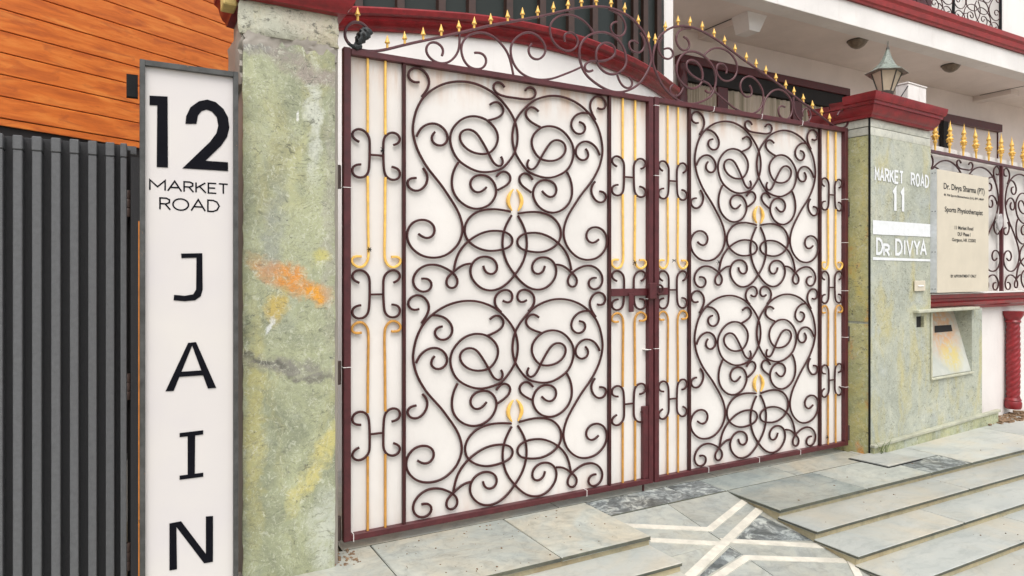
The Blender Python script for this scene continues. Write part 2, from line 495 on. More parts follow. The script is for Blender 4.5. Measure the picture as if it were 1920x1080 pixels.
class G:
    """collects faces in world coordinates; make() links them as ONE mesh object"""

    def __init__(s):
        s.v, s.f = [], []

    def add(s, verts, faces):
        b = len(s.v)
        s.v += [Vector(p) for p in verts]
        s.f += [[i + b for i in f] for f in faces]
        return s

    def hexa(s, c):
        return s.add(c, [(0, 3, 2, 1), (4, 5, 6, 7), (0, 1, 5, 4), (1, 2, 6, 5), (2, 3, 7, 6), (3, 0, 4, 7)])

    def box(s, x0, x1, y0, y1, z0, z1):
        return s.hexa([(x0, y0, z0), (x1, y0, z0), (x1, y1, z0), (x0, y1, z0), (x0, y0, z1), (x1, y0, z1), (x1, y1, z1), (x0, y1, z1)])

    def wbox(s, s0, s1, n0, n1, z0, z1):
        return s.hexa([wall(s0, n0, z0), wall(s1, n0, z0), wall(s1, n1, z0), wall(s0, n1, z0),
                       wall(s0, n0, z1), wall(s1, n0, z1), wall(s1, n1, z1), wall(s0, n1, z1)])

    def prism(s, pts, off):
        """polygon (list of 3-D points, planar) extruded by vector off"""
        off = Vector(off)
        p = [Vector(q) for q in pts]
        tris = geometry.tessellate_polygon([p])
        n = len(p)
        f = [tuple(t) for t in tris] + [tuple(n + i for i in reversed(t)) for t in tris]
        f += [(i, (i + 1) % n, n + (i + 1) % n, n + i) for i in range(n)]
        return s.add(p + [q + off for q in p], f)

    def poly(s, pts):
        p = [Vector(q) for q in pts]
        return s.add(p, [tuple(t) for t in geometry.tessellate_polygon([p])])

    def lathe(s, prof, c=(0, 0, 0), seg=16, sx=1.0, sy=1.0, a0=0.0):
        c = Vector(c)
        v, f = [], []
        for (r, z) in prof:
            for i in range(seg):
                a = a0 + 2 * math.pi * i / seg
                v.append(c + Vector((r * sx * math.cos(a), r * sy * math.sin(a), z)))
        for j in range(len(prof) - 1):
            for i in range(seg):
                k = (i + 1) % seg
                f.append((j * seg + i, j * seg + k, (j + 1) * seg + k, (j + 1) * seg + i))
        f.append(tuple(reversed(range(seg))))
        f.append(tuple((len(prof) - 1) * seg + i for i in range(seg)))
        return s.add(v, f)

    def tube(s, pts, r, up=None, sides=8, square=True, taper=None):
        """bar swept along 3-D points; up = fixed direction across the curve"""
        n = len(pts)
        P = [Vector(p) for p in pts]
        v, f = [], []
        if square:
            q = 0.62
            prof = [(1, q), (q, 1), (-q, 1), (-1, q), (-1, -q), (-q, -1), (q, -1), (1, -q)]
        else:
            prof = [(math.cos(2 * math.pi * i / sides), math.sin(2 * math.pi * i / sides)) for i in range(sides)]
        m = len(prof)
        for i in range(n):
            t = (P[min(i + 1, n - 1)] - P[max(i - 1, 0)]).normalized()
            u = Vector(up) if up is not None else (Vector((0, 0, 1)) if abs(t.z) < 0.9 else Vector((1, 0, 0)))
            w = t.cross(u).normalized()
            u = w.cross(t).normalized()
            rr = r * (taper[i] if taper else 1)
            for (a, b) in prof:
                v.append(P[i] + w * (a * rr) + u * (b * rr))
        for i in range(n - 1):
            for j in range(m):
                k = (j + 1) % m
                f.append((i * m + j, i * m + k, (i + 1) * m + k, (i + 1) * m + j))
        f.append(tuple(reversed(range(m))))
        f.append(tuple((n - 1) * m + i for i in range(m)))
        return s.add(v, f)

    def sweep(s, path, prof, side=1, caps=True, z0=0.0):
        """profile (out, z) swept along a plan polyline with mitred corners; out is to the right of travel when side=1"""
        P = [Vector((p[0], p[1])) for p in path]
        n = len(P)
        nor = []
        for i in range(n):
            a = (P[i] - P[i - 1]).normalized() if i > 0 else None
            b = (P[i + 1] - P[i]).normalized() if i < n - 1 else None
            ns = [Vector((d.y, -d.x)) * side for d in (a, b) if d is not None]
            m = sum(ns, Vector((0, 0))).normalized()
            nor.append(m / max(0.3, m.dot(ns[0])))
        k = len(prof)
        v = []
        for p, m in zip(P, nor):
            for (o, z) in prof:
                v.append((p.x + m.x * o, p.y + m.y * o, z + z0))
        f = []
        for i in range(n - 1):
            for j in range(k):
                q = (j + 1) % k
                f.append((i * k + j, i * k + q, (i + 1) * k + q, (i + 1) * k + j))
        if caps:
            for i in (0, n - 1):
                tri = geometry.tessellate_polygon([[Vector((o, z, 0)) for (o, z) in prof]])
                f += [tuple(i * k + t for t in tt) for tt in tri]
        return s.add(v, f)

    def mesh(s, name, mat, inv=None, smooth=False, bevel=0.0, jitter=0.0, subdiv=0):
        bm = bmesh.new()
        vs = [bm.verts.new((inv @ p) if inv else p) for p in s.v]
        for f in s.f:
            try:
                bm.faces.new([vs[i] for i in f])
            except ValueError:
                pass
        bmesh.ops.remove_doubles(bm, verts=bm.verts, dist=1e-5) if bevel or subdiv else None
        bmesh.ops.recalc_face_normals(bm, faces=bm.faces)
        if bevel:
            ed = [e for e in bm.edges if len(e.link_faces) == 2 and e.calc_face_angle(0) > 0.6]
            bmesh.ops.bevel(bm, geom=ed, offset=bevel, segments=1, affect='EDGES', profile=0.5)
        if subdiv:
            bmesh.ops.subdivide_edges(bm, edges=bm.edges, cuts=subdiv, use_grid_fill=True)
        if jitter:
            rnd = random.Random(hash(name) % 1000 + len(s.v))
            for v in bm.verts:
                v.co += Vector((rnd.uniform(-1, 1), rnd.uniform(-1, 1), rnd.uniform(-1, 1))) * jitter
        me = bpy.data.meshes.new(name)
        bm.to_mesh(me)
        bm.free()
        me.materials.append(mat)
        if smooth:
            for p in me.polygons:
                p.use_smooth = True
            try:
                me.set_sharp_from_angle(angle=R(38))
            except Exception:
                pass
        return me

    def make(s, name, mat, parent=None, **k):
        inv = mat_of(parent).inverted() if parent is not None else None
        me = s.mesh(name, mat, inv, **k)
        o = bpy.data.objects.new(name, me)
        COL.objects.link(o)
        if parent is not None:
            o.parent = parent
        return o


def place(name, me, parent, loc=(0, 0, 0), scale=(1, 1, 1), rot=(0, 0, 0)):
    """one more object sharing mesh me, loc given in the parent's own space"""
    o = bpy.data.objects.new(name, me)
    COL.objects.link(o)
    o.parent = parent
    o.location = loc
    o.scale = scale
    o.rotation_euler = rot
    return o


def text_raw(body):
    cu = bpy.data.curves.new('lettering', 'FONT')
    cu.body = body
    cu.offset = 0.018
    ob = bpy.data.objects.new('lettering', cu)
    COL.objects.link(ob)
    dg = bpy.context.evaluated_depsgraph_get()
    dg.update()
    me = bpy.data.meshes.new_from_object(ob.evaluated_get(dg))
    bpy.data.objects.remove(ob)
    v = [(p.co.x, p.co.y) for p in me.vertices]
    f = [tuple(p.vertices) for p in me.polygons]
    bpy.data.meshes.remove(me)
    bpy.data.curves.remove(cu)
    return v, f


def text_words(body):
    """the words of one printed line, each as vertices in the line's unit box plus faces"""
    v, _ = text_raw(body)
    x0, x1 = min(p[0] for p in v), max(p[0] for p in v)
    y0, y1 = min(p[1] for p in v), max(p[1] for p in v)
    out, parts = [], body.split(' ')
    for i, w in enumerate(parts):
        pre = ' '.join(parts[:i + 1])
        right = max(p[0] for p in text_raw(pre)[0])
        wv, wf = text_raw(w)
        sh = right - max(p[0] for p in wv)
        out.append(([((x + sh - x0) / (x1 - x0), (y - y0) / (y1 - y0)) for x, y in wv], wf))
    return out


def smooth_curve(pts, step=0.011, passes=4):
    """Catmull-Rom through 2-D points, resampled evenly and gently smoothed"""
    P = [Vector(p) for p in pts]
    out = []
    for i in range(len(P) - 1):
        p0, p1, p2, p3 = P[max(i - 1, 0)], P[i], P[i + 1], P[min(i + 2, len(P) - 1)]
        for k in range(10):
            t = k / 10
            out.append(0.5 * ((2 * p1) + (p2 - p0) * t + (2 * p0 - 5 * p1 + 4 * p2 - p3) * t * t + (3 * p1 - p0 - 3 * p2 + p3) * t ** 3))
    out.append(P[-1])
    L = [0.0]
    for a, b in zip(out, out[1:]):
        L.append(L[-1] + (b - a).length)
    n = max(8, int(L[-1] / step))
    res, j = [], 0
    for i in range(n + 1):
        d = L[-1] * i / n
        while j < len(L) - 2 and L[j + 1] < d:
            j += 1
        w = (d - L[j]) / max(1e-9, L[j + 1] - L[j])
        res.append(out[j].lerp(out[j + 1], w))
    for _ in range(passes):
        res = [res[0]] + [(res[i - 1] + res[i] * 2 + res[i + 1]) / 4 for i in range(1, len(res) - 1)] + [res[-1]]
    return res


def zp(ox, oy, sc, pts):
    return [(ox + x / sc, oy + y / sc) for x, y in pts]


def gate_xz(pix):
    r = []
    for (x, y) in pix:
        p = on_y(x, y, 0.0)
        r.append((p.x, p.z))
    return r


def bar_mesh(name, xz, r, mat, step=0.011, passes=4, taper=None, y=0.0, square=True):
    c = smooth_curve(xz, step, passes)
    tp = None
    if taper:
        n = len(c)
        tp = [taper[0] + (taper[1] - taper[0]) * math.sin(math.pi * i / (n - 1)) for i in range(n)]
    return G().tube([(p[0], y, p[1]) for p in c], r, up=(0, 1, 0), taper=tp, square=square).mesh(name, mat, smooth=True)


# ------------------------------------------------------------------ ground, landings, steps, ramp
STREET_Z = -0.36
G().add([(-40, -60, STREET_Z), (60, -60, STREET_Z), (60, 60, STREET_Z), (-40, 60, STREET_Z)], [(0, 1, 2, 3)]).make('street', M['street']).__setitem__('kind', 'structure')

XL, XR = 1.256, 2.04          # the ramp runs between the two flights
lz = -0.04


def slab(parent, x0, x1, y0, y1, ztop, th, mat, name='paving_slab', gap=0.002, tilt=0.0, jit=0.0012):
    o = G().box(x0 + gap, x1 - gap, y0 + gap, y1 - gap, ztop - th, ztop).make(name, mat, parent, bevel=0.003, jitter=jit)
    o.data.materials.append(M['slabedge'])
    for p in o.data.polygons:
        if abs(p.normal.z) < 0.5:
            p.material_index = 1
    return o


def flight(name, edges, x_cuts, back, x_lo):
    st = setting(name)
    prev = back
    for i, (ye, z) in enumerate(edges):
        cuts = x_cuts[i % len(x_cuts)]
        th = 0.016
        if i > 0:
            for a, b in zip(cuts, cuts[1:]):
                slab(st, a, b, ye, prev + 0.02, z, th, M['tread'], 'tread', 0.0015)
        G().box(x_lo + 0.012, cuts[-1], ye + 0.018, ye + 0.3, STREET_Z - 0.02, z - th - 0.0005).make('riser', M['riser'], st, jitter=0.002)
        prev = ye
    return st


right_edges = [(-0.567, -0.04), (-0.775, -0.078), (-0.985, -0.120), (-1.20, -0.163), (-1.415, -0.207), (-1.63, -0.25), (-1.85, -0.30)]
left_edges = [(-0.515, -0.04), (-0.715, -0.083), (-0.93, -0.128), (-1.14, -0.175), (-1.36, -0.222), (-1.58, -0.27)]
flight('right_steps', right_edges, [[XR, 3.3, 4.4, 5.6, 7.0, 11.0], [XR, 3.36, 4.7, 6.0, 7.4, 11.0], [XR, 2.9, 4.1, 5.3, 6.6, 11.0]], -0.2, XR)
flight('left_steps', left_edges, [[-2.2, -0.9, 0.1, XL], [-2.2, -1.3, 0.42, XL], [-2.2, -0.6, 0.75, XL]], -0.2, -2.2)

land = setting('landing')
G().box(-2.2, 11.0, -0.21, 0.9, -0.5, lz - 0.019).make('landing_bed', M['riser'], land)
for (x0, x1, y0, y1, m) in (
        (-2.2, -0.45, -0.515, 0.12, 'kota'), (-0.45, 0.12, -0.515, -0.0, 'kota'), (0.12, 0.775, -0.515, 0.0, 'kota'), (0.775, XL, -0.515, 0.0, 'kota'),
        (XR, 2.74, -0.567, -0.215, 'teal'), (2.74, 3.36, -0.567, -0.215, 'kota'), (3.36, 3.80, -0.567, -0.36, 'darkslate'), (3.80, 4.9, -0.567, -0.02, 'tread'), (4.9, 6.2, -0.567, 0.1, 'tread'), (6.2, 7.5, -0.567, 0.3, 'tread'), (7.5, 11.0, -0.567, 0.45, 'kota'),
        (3.36, 3.80, -0.36, -0.02, 'tread'),
        (XL, 1.80, -0.215, 0.0, 'darkslate'), (1.80, XR, -0.215, 0.0, 'darkslate'), (XR, 2.62, -0.215, 0.0, 'teal'), (2.62, 3.36, -0.215, 0.0, 'kota'),
        (0.0, 1.1, 0.0, 0.9, 'kota'), (1.1, 2.2, 0.0, 0.9, 'kota'), (2.2, 3.36, 0.0, 0.9, 'kota')):
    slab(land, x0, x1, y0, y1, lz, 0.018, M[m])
cv = [on_z(px, py, lz) for px, py in ((1594, 861), (1666, 877), (1727, 862), (1646, 849))]
G().prism([(p.x, p.y, lz + 0.002) for p in cv], (0, 0, 0.011)).make('cover_slab', M['tread'], land, bevel=0.003)
cc = sum((Vector(p) for p in cv), Vector()) / 4
G().prism([(cc.x + (p.x - cc.x) * 1.06, cc.y + (p.y - cc.y) * 1.06, lz + 0.0005) for p in cv], (0, 0, 0.003)).make('cover_joint', M['black'], land)

RS = 0.172
ramp = setting('ramp')


def rz(y):
    return RS * (y + 0.215) + lz - 0.004


def on_ramp(px, py, lift=0.0):
    d = ray(px, py)
    # z = RS*y + k
    k = RS * 0.215 + lz - 0.004
    t = (RS * CAM.y + k - CAM.z) / (d.z - RS * d.y)
    p = CAM + d * t
    return Vector((p.x, p.y, p.z + lift))


yb = -2.05
rows = [-0.217, -0.60, -1.05, -1.55, yb]
for a, b in zip(rows, rows[1:]):
    for (x0, x1) in ((XL - 0.03, 1.62), (1.624, XR + 0.03)):
        G().hexa([(x0, b + 0.002, rz(b) - 0.03), (x1, b + 0.002, rz(b) - 0.03), (x1, a, rz(a) - 0.03), (x0, a, rz(a) - 0.03),
                  (x0, b + 0.002, rz(b)), (x1, b + 0.002, rz(b)), (x1, a, rz(a)), (x0, a, rz(a))]).make('paving_slab', M['rampstone'], ramp, jitter=0.0006)
G().hexa([(XL - 0.05, yb, -0.7), (XR + 0.05, yb, -0.7), (XR + 0.05, -0.217, -0.7), (XL - 0.05, -0.217, -0.7),
          (XL - 0.05, yb, rz(yb) - 0.032), (XR + 0.05, yb, rz(yb) - 0.032), (XR + 0.05, -0.217, rz(-0.217) - 0.032), (XL - 0.05, -0.217, rz(-0.217) - 0.032)]).make('ramp_bed', M['riser'], ramp)


def strip(pix, w, lift=0.004):
    P = [on_ramp(x, y) for x, y in pix]
    g = G()
    n = len(P)
    L, Rr = [], []
    for i in range(n):
        ds = []
        if i > 0:
            ds.append((P[i] - P[i - 1]).normalized())
        if i < n - 1:
            ds.append((P[i + 1] - P[i]).normalized())
        ns = [Vector((-d.y, d.x, 0)).normalized() for d in ds]
        m = sum(ns, Vector()).normalized()
        m = m / max(0.35, m.dot(ns[0]))
        a, b = P[i] + m * w / 2, P[i] - m * w / 2
        L.append(Vector((a.x, a.y, rz(a.y) + lift)))
        Rr.append(Vector((b.x, b.y, rz(b.y) + lift)))
    v = L + Rr + [p - Vector((0, 0, 0.012)) for p in L + Rr]
    f = []
    for i in range(n - 1):
        f += [(i, i + 1, n + i + 1, n + i), (2 * n + i, 3 * n + i, 3 * n + i + 1, 2 * n + i + 1),
              (i, 2 * n + i, 2 * n + i + 1, i + 1), (n + i, n + i + 1, 3 * n + i + 1, 3 * n + i)]
    f += [(0, n, 3 * n, 2 * n), (n - 1, 3 * n - 1, 4 * n - 1, 2 * n - 1)]
    g.add(v, f)
    return g.make('marble_strip', M['marble'], ramp)


strip([(1172, 986), (1331, 993), (1398, 939)], 0.035, 0.0030)
strip([(1424, 956), (1240, 1132)], 0.040, 0.0042)
strip([(1218, 1013), (1352, 1020)], 0.035, 0.0030)
strip([(1352, 1014), (1552, 1025)], 0.035, 0.0034)
strip([(1300, 1112), (1400, 1046), (1585, 1052)], 0.035, 0.0030)
strip([(1596, 1054), (1630, 1120)], 0.035, 0.0036)
for tri in ([(1424, 966), (1528, 1014), (1380, 1012)], [(1368, 1027), (1390, 1040), (1310, 1090), (1290, 1100)]):
    G().prism([on_ramp(x, y, 0.0012) for x, y in tri], (0, 0, -0.01)).make('slate_inlay', M['darkslate'], ramp)

# ------------------------------------------------------------------ gate
LEAF_W = 1.703
GT, GB = on_y(656, 92, 0).z, 0.0
MC = [0.8415, 2.539]              # centre lines of the two scroll panels
BARX = [(0.273, 1.410), (1.973, 3.105)]
VSH = -1.022

A1, A2, A3, A4, A7 = (750, 110, 8), (750, 230, 8), (750, 350, 8), (750, 440, 8), (750, 530, 8)
A5 = (930, 130, 8)


def cv_(*runs):
    out = []
    for (o, pts) in runs:
        out += zp(*o, pts)
    return [(x - MC[0], z) for x, z in gate_xz(out)]


motif = {}
motif['S1'] = cv_((A1, [(290, 352), (215, 368), (150, 325), (110, 260), (125, 190), (185, 140), (250, 130), (320, 150), (390, 215), (435, 290), (445, 370), (415, 450), (370, 520), (325, 570)]))
motif['S2'] = cv_((A2, [(1515, 515), (1545, 550), (1555, 610), (1520, 665), (1460, 665), (1410, 620), (1360, 530), (1320, 440), (1260, 330), (1200, 230), (1150, 155), (1090, 115), (1020, 100), (950, 115), (900, 160), (890, 220), (910, 290), (970, 370), (1050, 430), (1150, 468), (1250, 478), (1330, 470), (1395, 420), (1445, 350), (1475, 260), (1470, 170), (1430, 90), (1370, 20)]),
                  (A1, [(1300, 920), (1200, 880), (1100, 865), (1000, 880), (900, 930), (830, 1000)]),
                  (A2, [(820, 50), (770, 130), (750, 230), (760, 320), (800, 450), (870, 560), (960, 635), (1080, 705), (1180, 740), (1300, 750), (1450, 725), (1540, 690), (1640, 580), (1720, 460), (1750, 370), (1768, 260), (1765, 150), (1745, 40)]),
                  (A1, [(1705, 890), (1640, 780), (1540, 650), (1440, 545), (1330, 470), (1180, 395), (1030, 355), (870, 345), (700, 370), (560, 425), (430, 510), (340, 600), (270, 720), (225, 850), (200, 980)]),
                  (A2, [(193, 60), (195, 150), (215, 250), (260, 400), (330, 540), (400, 660), (500, 790), (620, 940)]),
                  (A3, [(720, 130), (810, 270), (880, 400), (925, 540), (938, 640), (920, 740), (870, 860), (780, 960), (680, 1030), (560, 1065), (450, 1065), (330, 1040), (220, 970), (140, 880), (100, 780), (95, 690), (130, 600), (190, 530), (280, 495), (370, 495), (450, 525), (510, 590), (525, 660), (500, 730), (440, 775), (380, 780), (320, 750), (270, 705)]))
motif['S3'] = cv_((A1, [(1350, 690), (1400, 650), (1460, 640), (1520, 680), (1560, 740), (1565, 800), (1530, 850), (1460, 890), (1390, 910), (1310, 930)]))
motif['S4'] = cv_((A2, [(245, 205), (290, 110), (350, 50), (430, 15), (490, 8), (560, 20), (640, 70), (700, 150), (725, 230), (700, 300), (650, 345), (590, 355), (520, 330), (470, 275), (460, 220), (485, 170), (525, 140)]))
motif['S4b'] = [(x, z - VSH) for x, z in cv_((A7, [(460, 500), (540, 490), (620, 505), (710, 550), (780, 640), (800, 720), (770, 800), (700, 860), (630, 870), (560, 840), (515, 780), (515, 730), (550, 680), (600, 655), (640, 660)]))]
motif['S5'] = cv_((A2, [(345, 675), (390, 720), (420, 790), (420, 870), (380, 950), (310, 1015), (230, 1030), (160, 1000), (110, 940), (100, 880), (130, 840), (190, 820), (250, 828)]))
motif['S6'] = cv_((A2, [(870, 600), (820, 680), (785, 790), (775, 900), (785, 1000)]), (A3, [(800, 80), (850, 170), (930, 250), (1030, 310), (1130, 335), (1230, 325), (1330, 280), (1400, 210), (1445, 110)]),
                  (A2, [(1455, 1010), (1430, 930), (1390, 860), (1320, 800), (1230, 780), (1140, 790), (1080, 830), (1045, 900), (1060, 970), (1100, 1030), (1160, 1055), (1230, 1035), (1300, 965)]))
motif['S7'] = cv_((A2, [(1445, 810), (1480, 755), (1530, 722), (1590, 725), (1650, 775), (1670, 840), (1640, 900), (1580, 950), (1470, 1010)]))
motif['S9'] = cv_((A3, [(1670, 385), (1560, 360), (1440, 342), (1330, 342), (1220, 358), (1120, 400), (1040, 470), (985, 560), (970, 640), (980, 720), (1015, 800), (1085, 870), (1190, 930), (1310, 965), (1430, 965), (1560, 945), (1650, 910), (1700, 840), (1690, 770), (1640, 715), (1560, 680), (1450, 665), (1330, 670), (1220, 700), (1110, 755), (1010, 825), (930, 910), (870, 1000)]), (A4, [(835, 370), (815, 450), (800, 540)]))
tail = cv_((A3, [(1680, 430), (1620, 530), (1570, 640), (1545, 760), (1540, 870), (1550, 960), (1575, 1050)]), (A4, [(1590, 380), (1640, 480)]))
spir = cv_((A4, [(1720, 605), (1650, 690), (1560, 770), (1460, 822), (1350, 840), (1240, 815), (1150, 750), (1080, 660), (1050, 560), (1065, 460), (1120, 380), (1210, 330), (1300, 325), (1390, 355), (1455, 430), (1465, 510), (1430, 580), (1360, 600), (1300, 580), (1260, 530), (1250, 465)]))
motif['S10'] = [(-x, z) for x, z in tail] + spir
motif['S11'] = cv_((A4, [(1060, 440), (980, 445), (900, 480), (830, 535), (760, 590), (700, 640), (680, 710), (700, 780), (760, 815), (820, 800), (865, 740), (865, 670), (820, 600), (780, 560), (700, 510), (600, 460), (500, 440), (400, 445), (300, 490), (220, 570), (185, 660), (195, 740), (250, 820), (340, 855), (420, 840), (475, 780), (480, 720), (440, 660), (380, 640), (320, 650)]))
motif['S12b'] = [(x, z - VSH) for x, z in cv_((A7, [(1545, 270), (1610, 310), (1670, 290), (1700, 220), (1670, 130), (1600, 100), (1520, 120), (1450, 170), (1415, 250), (1425, 330), (1470, 400), (1520, 440)]))]
s12 = cv_((A1, [(1570, 430), (1550, 380), (1490, 345), (1430, 350), (1390, 400), (1395, 450), (1440, 510), (1510, 550), (1620, 575), (1725, 588)]))
motif['S12'] = s12 + [(-x, z) for x, z in reversed(s12[:-1])]
horn = cv_((A3, [(1700, 40), (1650, 100), (1620, 190), (1630, 270), (1680, 360)]))

BR = 0.0051
MESH = {}
for kname, xz in motif.items():
    MESH[kname] = bar_mesh('scroll', xz, BR, M['scroll'], 0.012)
    if kname != 'S12':
        MESH[kname + 'm'] = bar_mesh('scroll', [(-x, z) for x, z in xz], BR, M['scroll'], 0.012)
MESH['horn'] = bar_mesh('gold_horn', horn, 0.0062, M['gold'], 0.008, taper=(0.5, 1.35))
MESH['hornm'] = bar_mesh('gold_horn', [(-x, z) for x, z in horn], 0.0062, M['gold'], 0.008, taper=(0.5, 1.35))


JR = random.Random(5)


def put_motif(parent, loc, top, scale=(1, 1, 1), skip=(), yoff=0.0):
    for kname in ('S1', 'S2', 'S3', 'S4', 'S4b', 'S5', 'S6', 'S7', 'S9', 'S10', 'S11'):
        for sfx in ('', 'm'):
            if kname + sfx in skip:
                continue
            dy = {'S2': 0.0, 'S9': 0.0011, 'S10': 0.0022, 'S11': 0.0005}.get(kname, 0.0016) + (0.0005 if sfx else 0)
            me = MESH[kname + sfx]
            # hand bent iron: every piece sits a touch off and a touch turned about its own middle
            bb = [v.co for v in me.vertices]
            cx = (min(p.x for p in bb) + max(p.x for p in bb)) / 2 * scale[0]
            cz = (min(p.z for p in bb) + max(p.z for p in bb)) / 2 * scale[2]
            an = JR.uniform(-1, 1) * (R(0.35) if kname in ('S2', 'S10') else R(1.3))
            dx = cx - (cx * math.cos(an) + cz * math.sin(an)) + JR.uniform(-0.0012, 0.0012)
            dz = cz - (-cx * math.sin(an) + cz * math.cos(an)) + JR.uniform(-0.0012, 0.0012)
            place('scroll', me, parent, (loc[0] + dx, loc[1] + yoff + dy, loc[2] + dz), scale, (0, an, 0))
    for sfx in ('', 'm'):
        place('gold_horn', MESH['horn' + sfx], parent, (loc[0], loc[1] + yoff + 0.001, loc[2]), scale)
    if top:
        place('scroll', MESH['S12'], parent, (loc[0], loc[1] + yoff + 0.001, loc[2]), scale)
    else:
        for sfx in ('', 'm'):
            place('scroll', MESH['S12b' + sfx], parent, (loc[0], loc[1] + yoff + 0.001, loc[2]), scale)


# side panel pieces, measured on the left-hand side panel
B1, B2 = (640, 220, 3.377), (640, 540, 3.377)
PC0 = (on_y(656, 500, 0).x + 0.2655) / 2         # centre of that panel
def pv(o, pts):
    return [(x - PC0, z) for x, z in gate_xz(zp(*o, pts))]
ZM = on_y(706, 552, 0).z
ZMU = on_y(706, 291, 0).z
cUp = pv(B1, [(110, 155), (75, 135), (62, 100), (90, 75), (122, 75), (155, 95), (176, 130), (178, 180), (178, 230), (176, 290), (170, 345), (148, 375), (105, 382), (68, 358), (65, 318), (90, 300), (122, 298)])
gLow = pv(B1, [(165, 372), (166, 500), (168, 700), (170, 850), (163, 912), (125, 950), (78, 937), (58, 905), (78, 880), (125, 882)])
cMid = [(x, z - ZMU + ZM) for x, z in cUp]
rodx = gLow[0][0]


def rod_mesh(x, z0, z1, r, mat, name):
    return G().tube([(x, 0, z0), (x, 0, (z0 + z1) / 2), (x, 0, z1)], r, up=(0, 1, 0)).mesh(name, mat, smooth=True)


def vm(p):
    return [(x, 2 * ZM - z) for x, z in p]


def hm(p):
    return [(-x, z) for x, z in p]


GTOP, GBOT = GT - 0.028, 0.026
side = []
for h in (lambda p: p, hm):
    side.append(('scroll', bar_mesh('scroll', h(cUp), 0.0050, M['scroll'], 0.01, 2)))
    side.append(('scroll', bar_mesh('scroll', h(cMid), 0.0050, M['scroll'], 0.01, 2)))
    side.append(('scroll', bar_mesh('scroll', h(vm(cUp)), 0.0050, M['scroll'], 0.01, 2)))
    side.append(('gold_bar', bar_mesh('gold_bar', h(gLow), 0.0053, M['gold'], 0.012, 1)))
    side.append(('gold_bar', bar_mesh('gold_bar', h(vm(gLow)), 0.0053, M['ochre'], 0.012, 1)))
    x = rodx if len(side) == 5 else -rodx
    ztop = max(z for _, z in cUp) - 0.012
    side.append(('gold_bar', rod_mesh(x, ztop, GTOP, 0.0052, M['gold'], 'gold_bar')))
    side.append(('gold_bar', rod_mesh(x, GBOT, 2 * ZM - ztop, 0.0052, M['ochre'], 'gold_bar')))
xin = abs(cUp[8][0])
for zz in (ZMU, ZM, 2 * ZM - ZMU):
    side.append(('crossbar', G().tube([(-xin + 0.005, 0.001, zz), (xin - 0.005, 0.001, zz)], 0.0045, up=(0, 1, 0)).mesh('crossbar', M['scroll'], smooth=True)))

# crest above the gate
C1, C2, C3, Z7 = (780, 30, 8), (1000, 0, 8), (1000, 60, 8), (640, 0, 5.3333)
def crest(*runs):
    out = []
    for (o, pts) in runs:
        out += zp(*o, pts)
    return gate_xz(out)
ring_part = [(285, 330), (255, 270), (215, 235), (160, 213), (100, 225), (55, 265), (30, 330), (42, 400), (100, 460), (180, 495), (260, 512), (350, 512), (470, 490), (650, 445), (830, 405), (1000, 370), (1180, 327), (1330, 293), (1500, 252), (1680, 220), (1850, 188)]
rail_c = crest((Z7, ring_part), (C2, [(150, 238), (320, 195), (480, 160), (640, 125), (800, 105), (960, 97), (1100, 107), (1230, 145), (1380, 212), (1500, 300), (1600, 410), (1680, 530), (1735, 680), (1762, 830)]),
               (C3, [(1765, 460), (1710, 590), (1620, 740), (1500, 840), (1380, 890), (1280, 905), (1150, 885), (1000, 812), (860, 710), (760, 600), (705, 450), (685, 330), (695, 230), (720, 160), (780, 90), (870, 30), (980, 5)]),
               (C2, [(1080, 485), (1200, 540), (1300, 630), (1370, 760), (1395, 880)]), (C3, [(1392, 480), (1355, 555), (1270, 620), (1180, 640), (1080, 610), (1000, 540), (950, 450), (935, 350), (950, 260), (1000, 190), (1080, 158), (1170, 178), (1228, 240), (1232, 320), (1180, 388), (1080, 428), (950, 440), (850, 438), (785, 470), (757, 530), (785, 588), (840, 605), (890, 575)]))
crest_curves = [rail_c,
                crest((C1, [(655, 275), (657, 350), (655, 430), (640, 520), (590, 610), (500, 690), (400, 715), (290, 690), (200, 620), (150, 540), (155, 450), (210, 395), (290, 385), (370, 430), (420, 500), (415, 560), (390, 595)])),
                crest((C1, [(1465, 890), (1440, 760), (1400, 600), (1340, 490), (1230, 360), (1110, 275), (980, 240), (850, 260), (740, 330), (685, 430), (680, 530), (710, 640), (770, 740), (860, 790), (960, 800), (1040, 750), (1065, 670), (1040, 590), (970, 545), (880, 550)])),
                crest((C1, [(1740, 415), (1690, 470), (1690, 560), (1740, 630), (1820, 657)]), (C3, [(120, 395), (170, 340), (195, 270), (180, 190), (120, 95)]), (C1, [(1850, 310), (1760, 250), (1660, 240), (1550, 290), (1450, 390), (1420, 500), (1440, 640), (1500, 770), (1600, 870), (1720, 930)]), (C3, [(60, 710), (150, 715), (300, 695), (450, 640), (600, 582), (710, 530)])),
                crest((C2, [(905, 480), (850, 400), (760, 310), (660, 250), (540, 215), (420, 225), (320, 280), (260, 360), (250, 460), (280, 580), (350, 680), (450, 745), (550, 765), (640, 720), (680, 640), (670, 560), (620, 500), (540, 475), (470, 510), (455, 570), (480, 620)])),
                crest((C2, [(1140, 135), (1250, 185), (1340, 260), (1390, 370), (1390, 460), (1340, 535), (1270, 550), (1200, 510), (1160, 440), (1165, 370), (1210, 325), (1265, 325)])),
                crest((C2, [(1610, 490), (1660, 560), (1680, 650), (1660, 740), (1600, 790), (1530, 790), (1460, 740), (1430, 660), (1450, 610), (1510, 600), (1580, 650)])),
                crest((C3, [(1265, 640), (1300, 740), (1360, 820), (1430, 850), (1490, 810), (1500, 740), (1440, 670)]))]
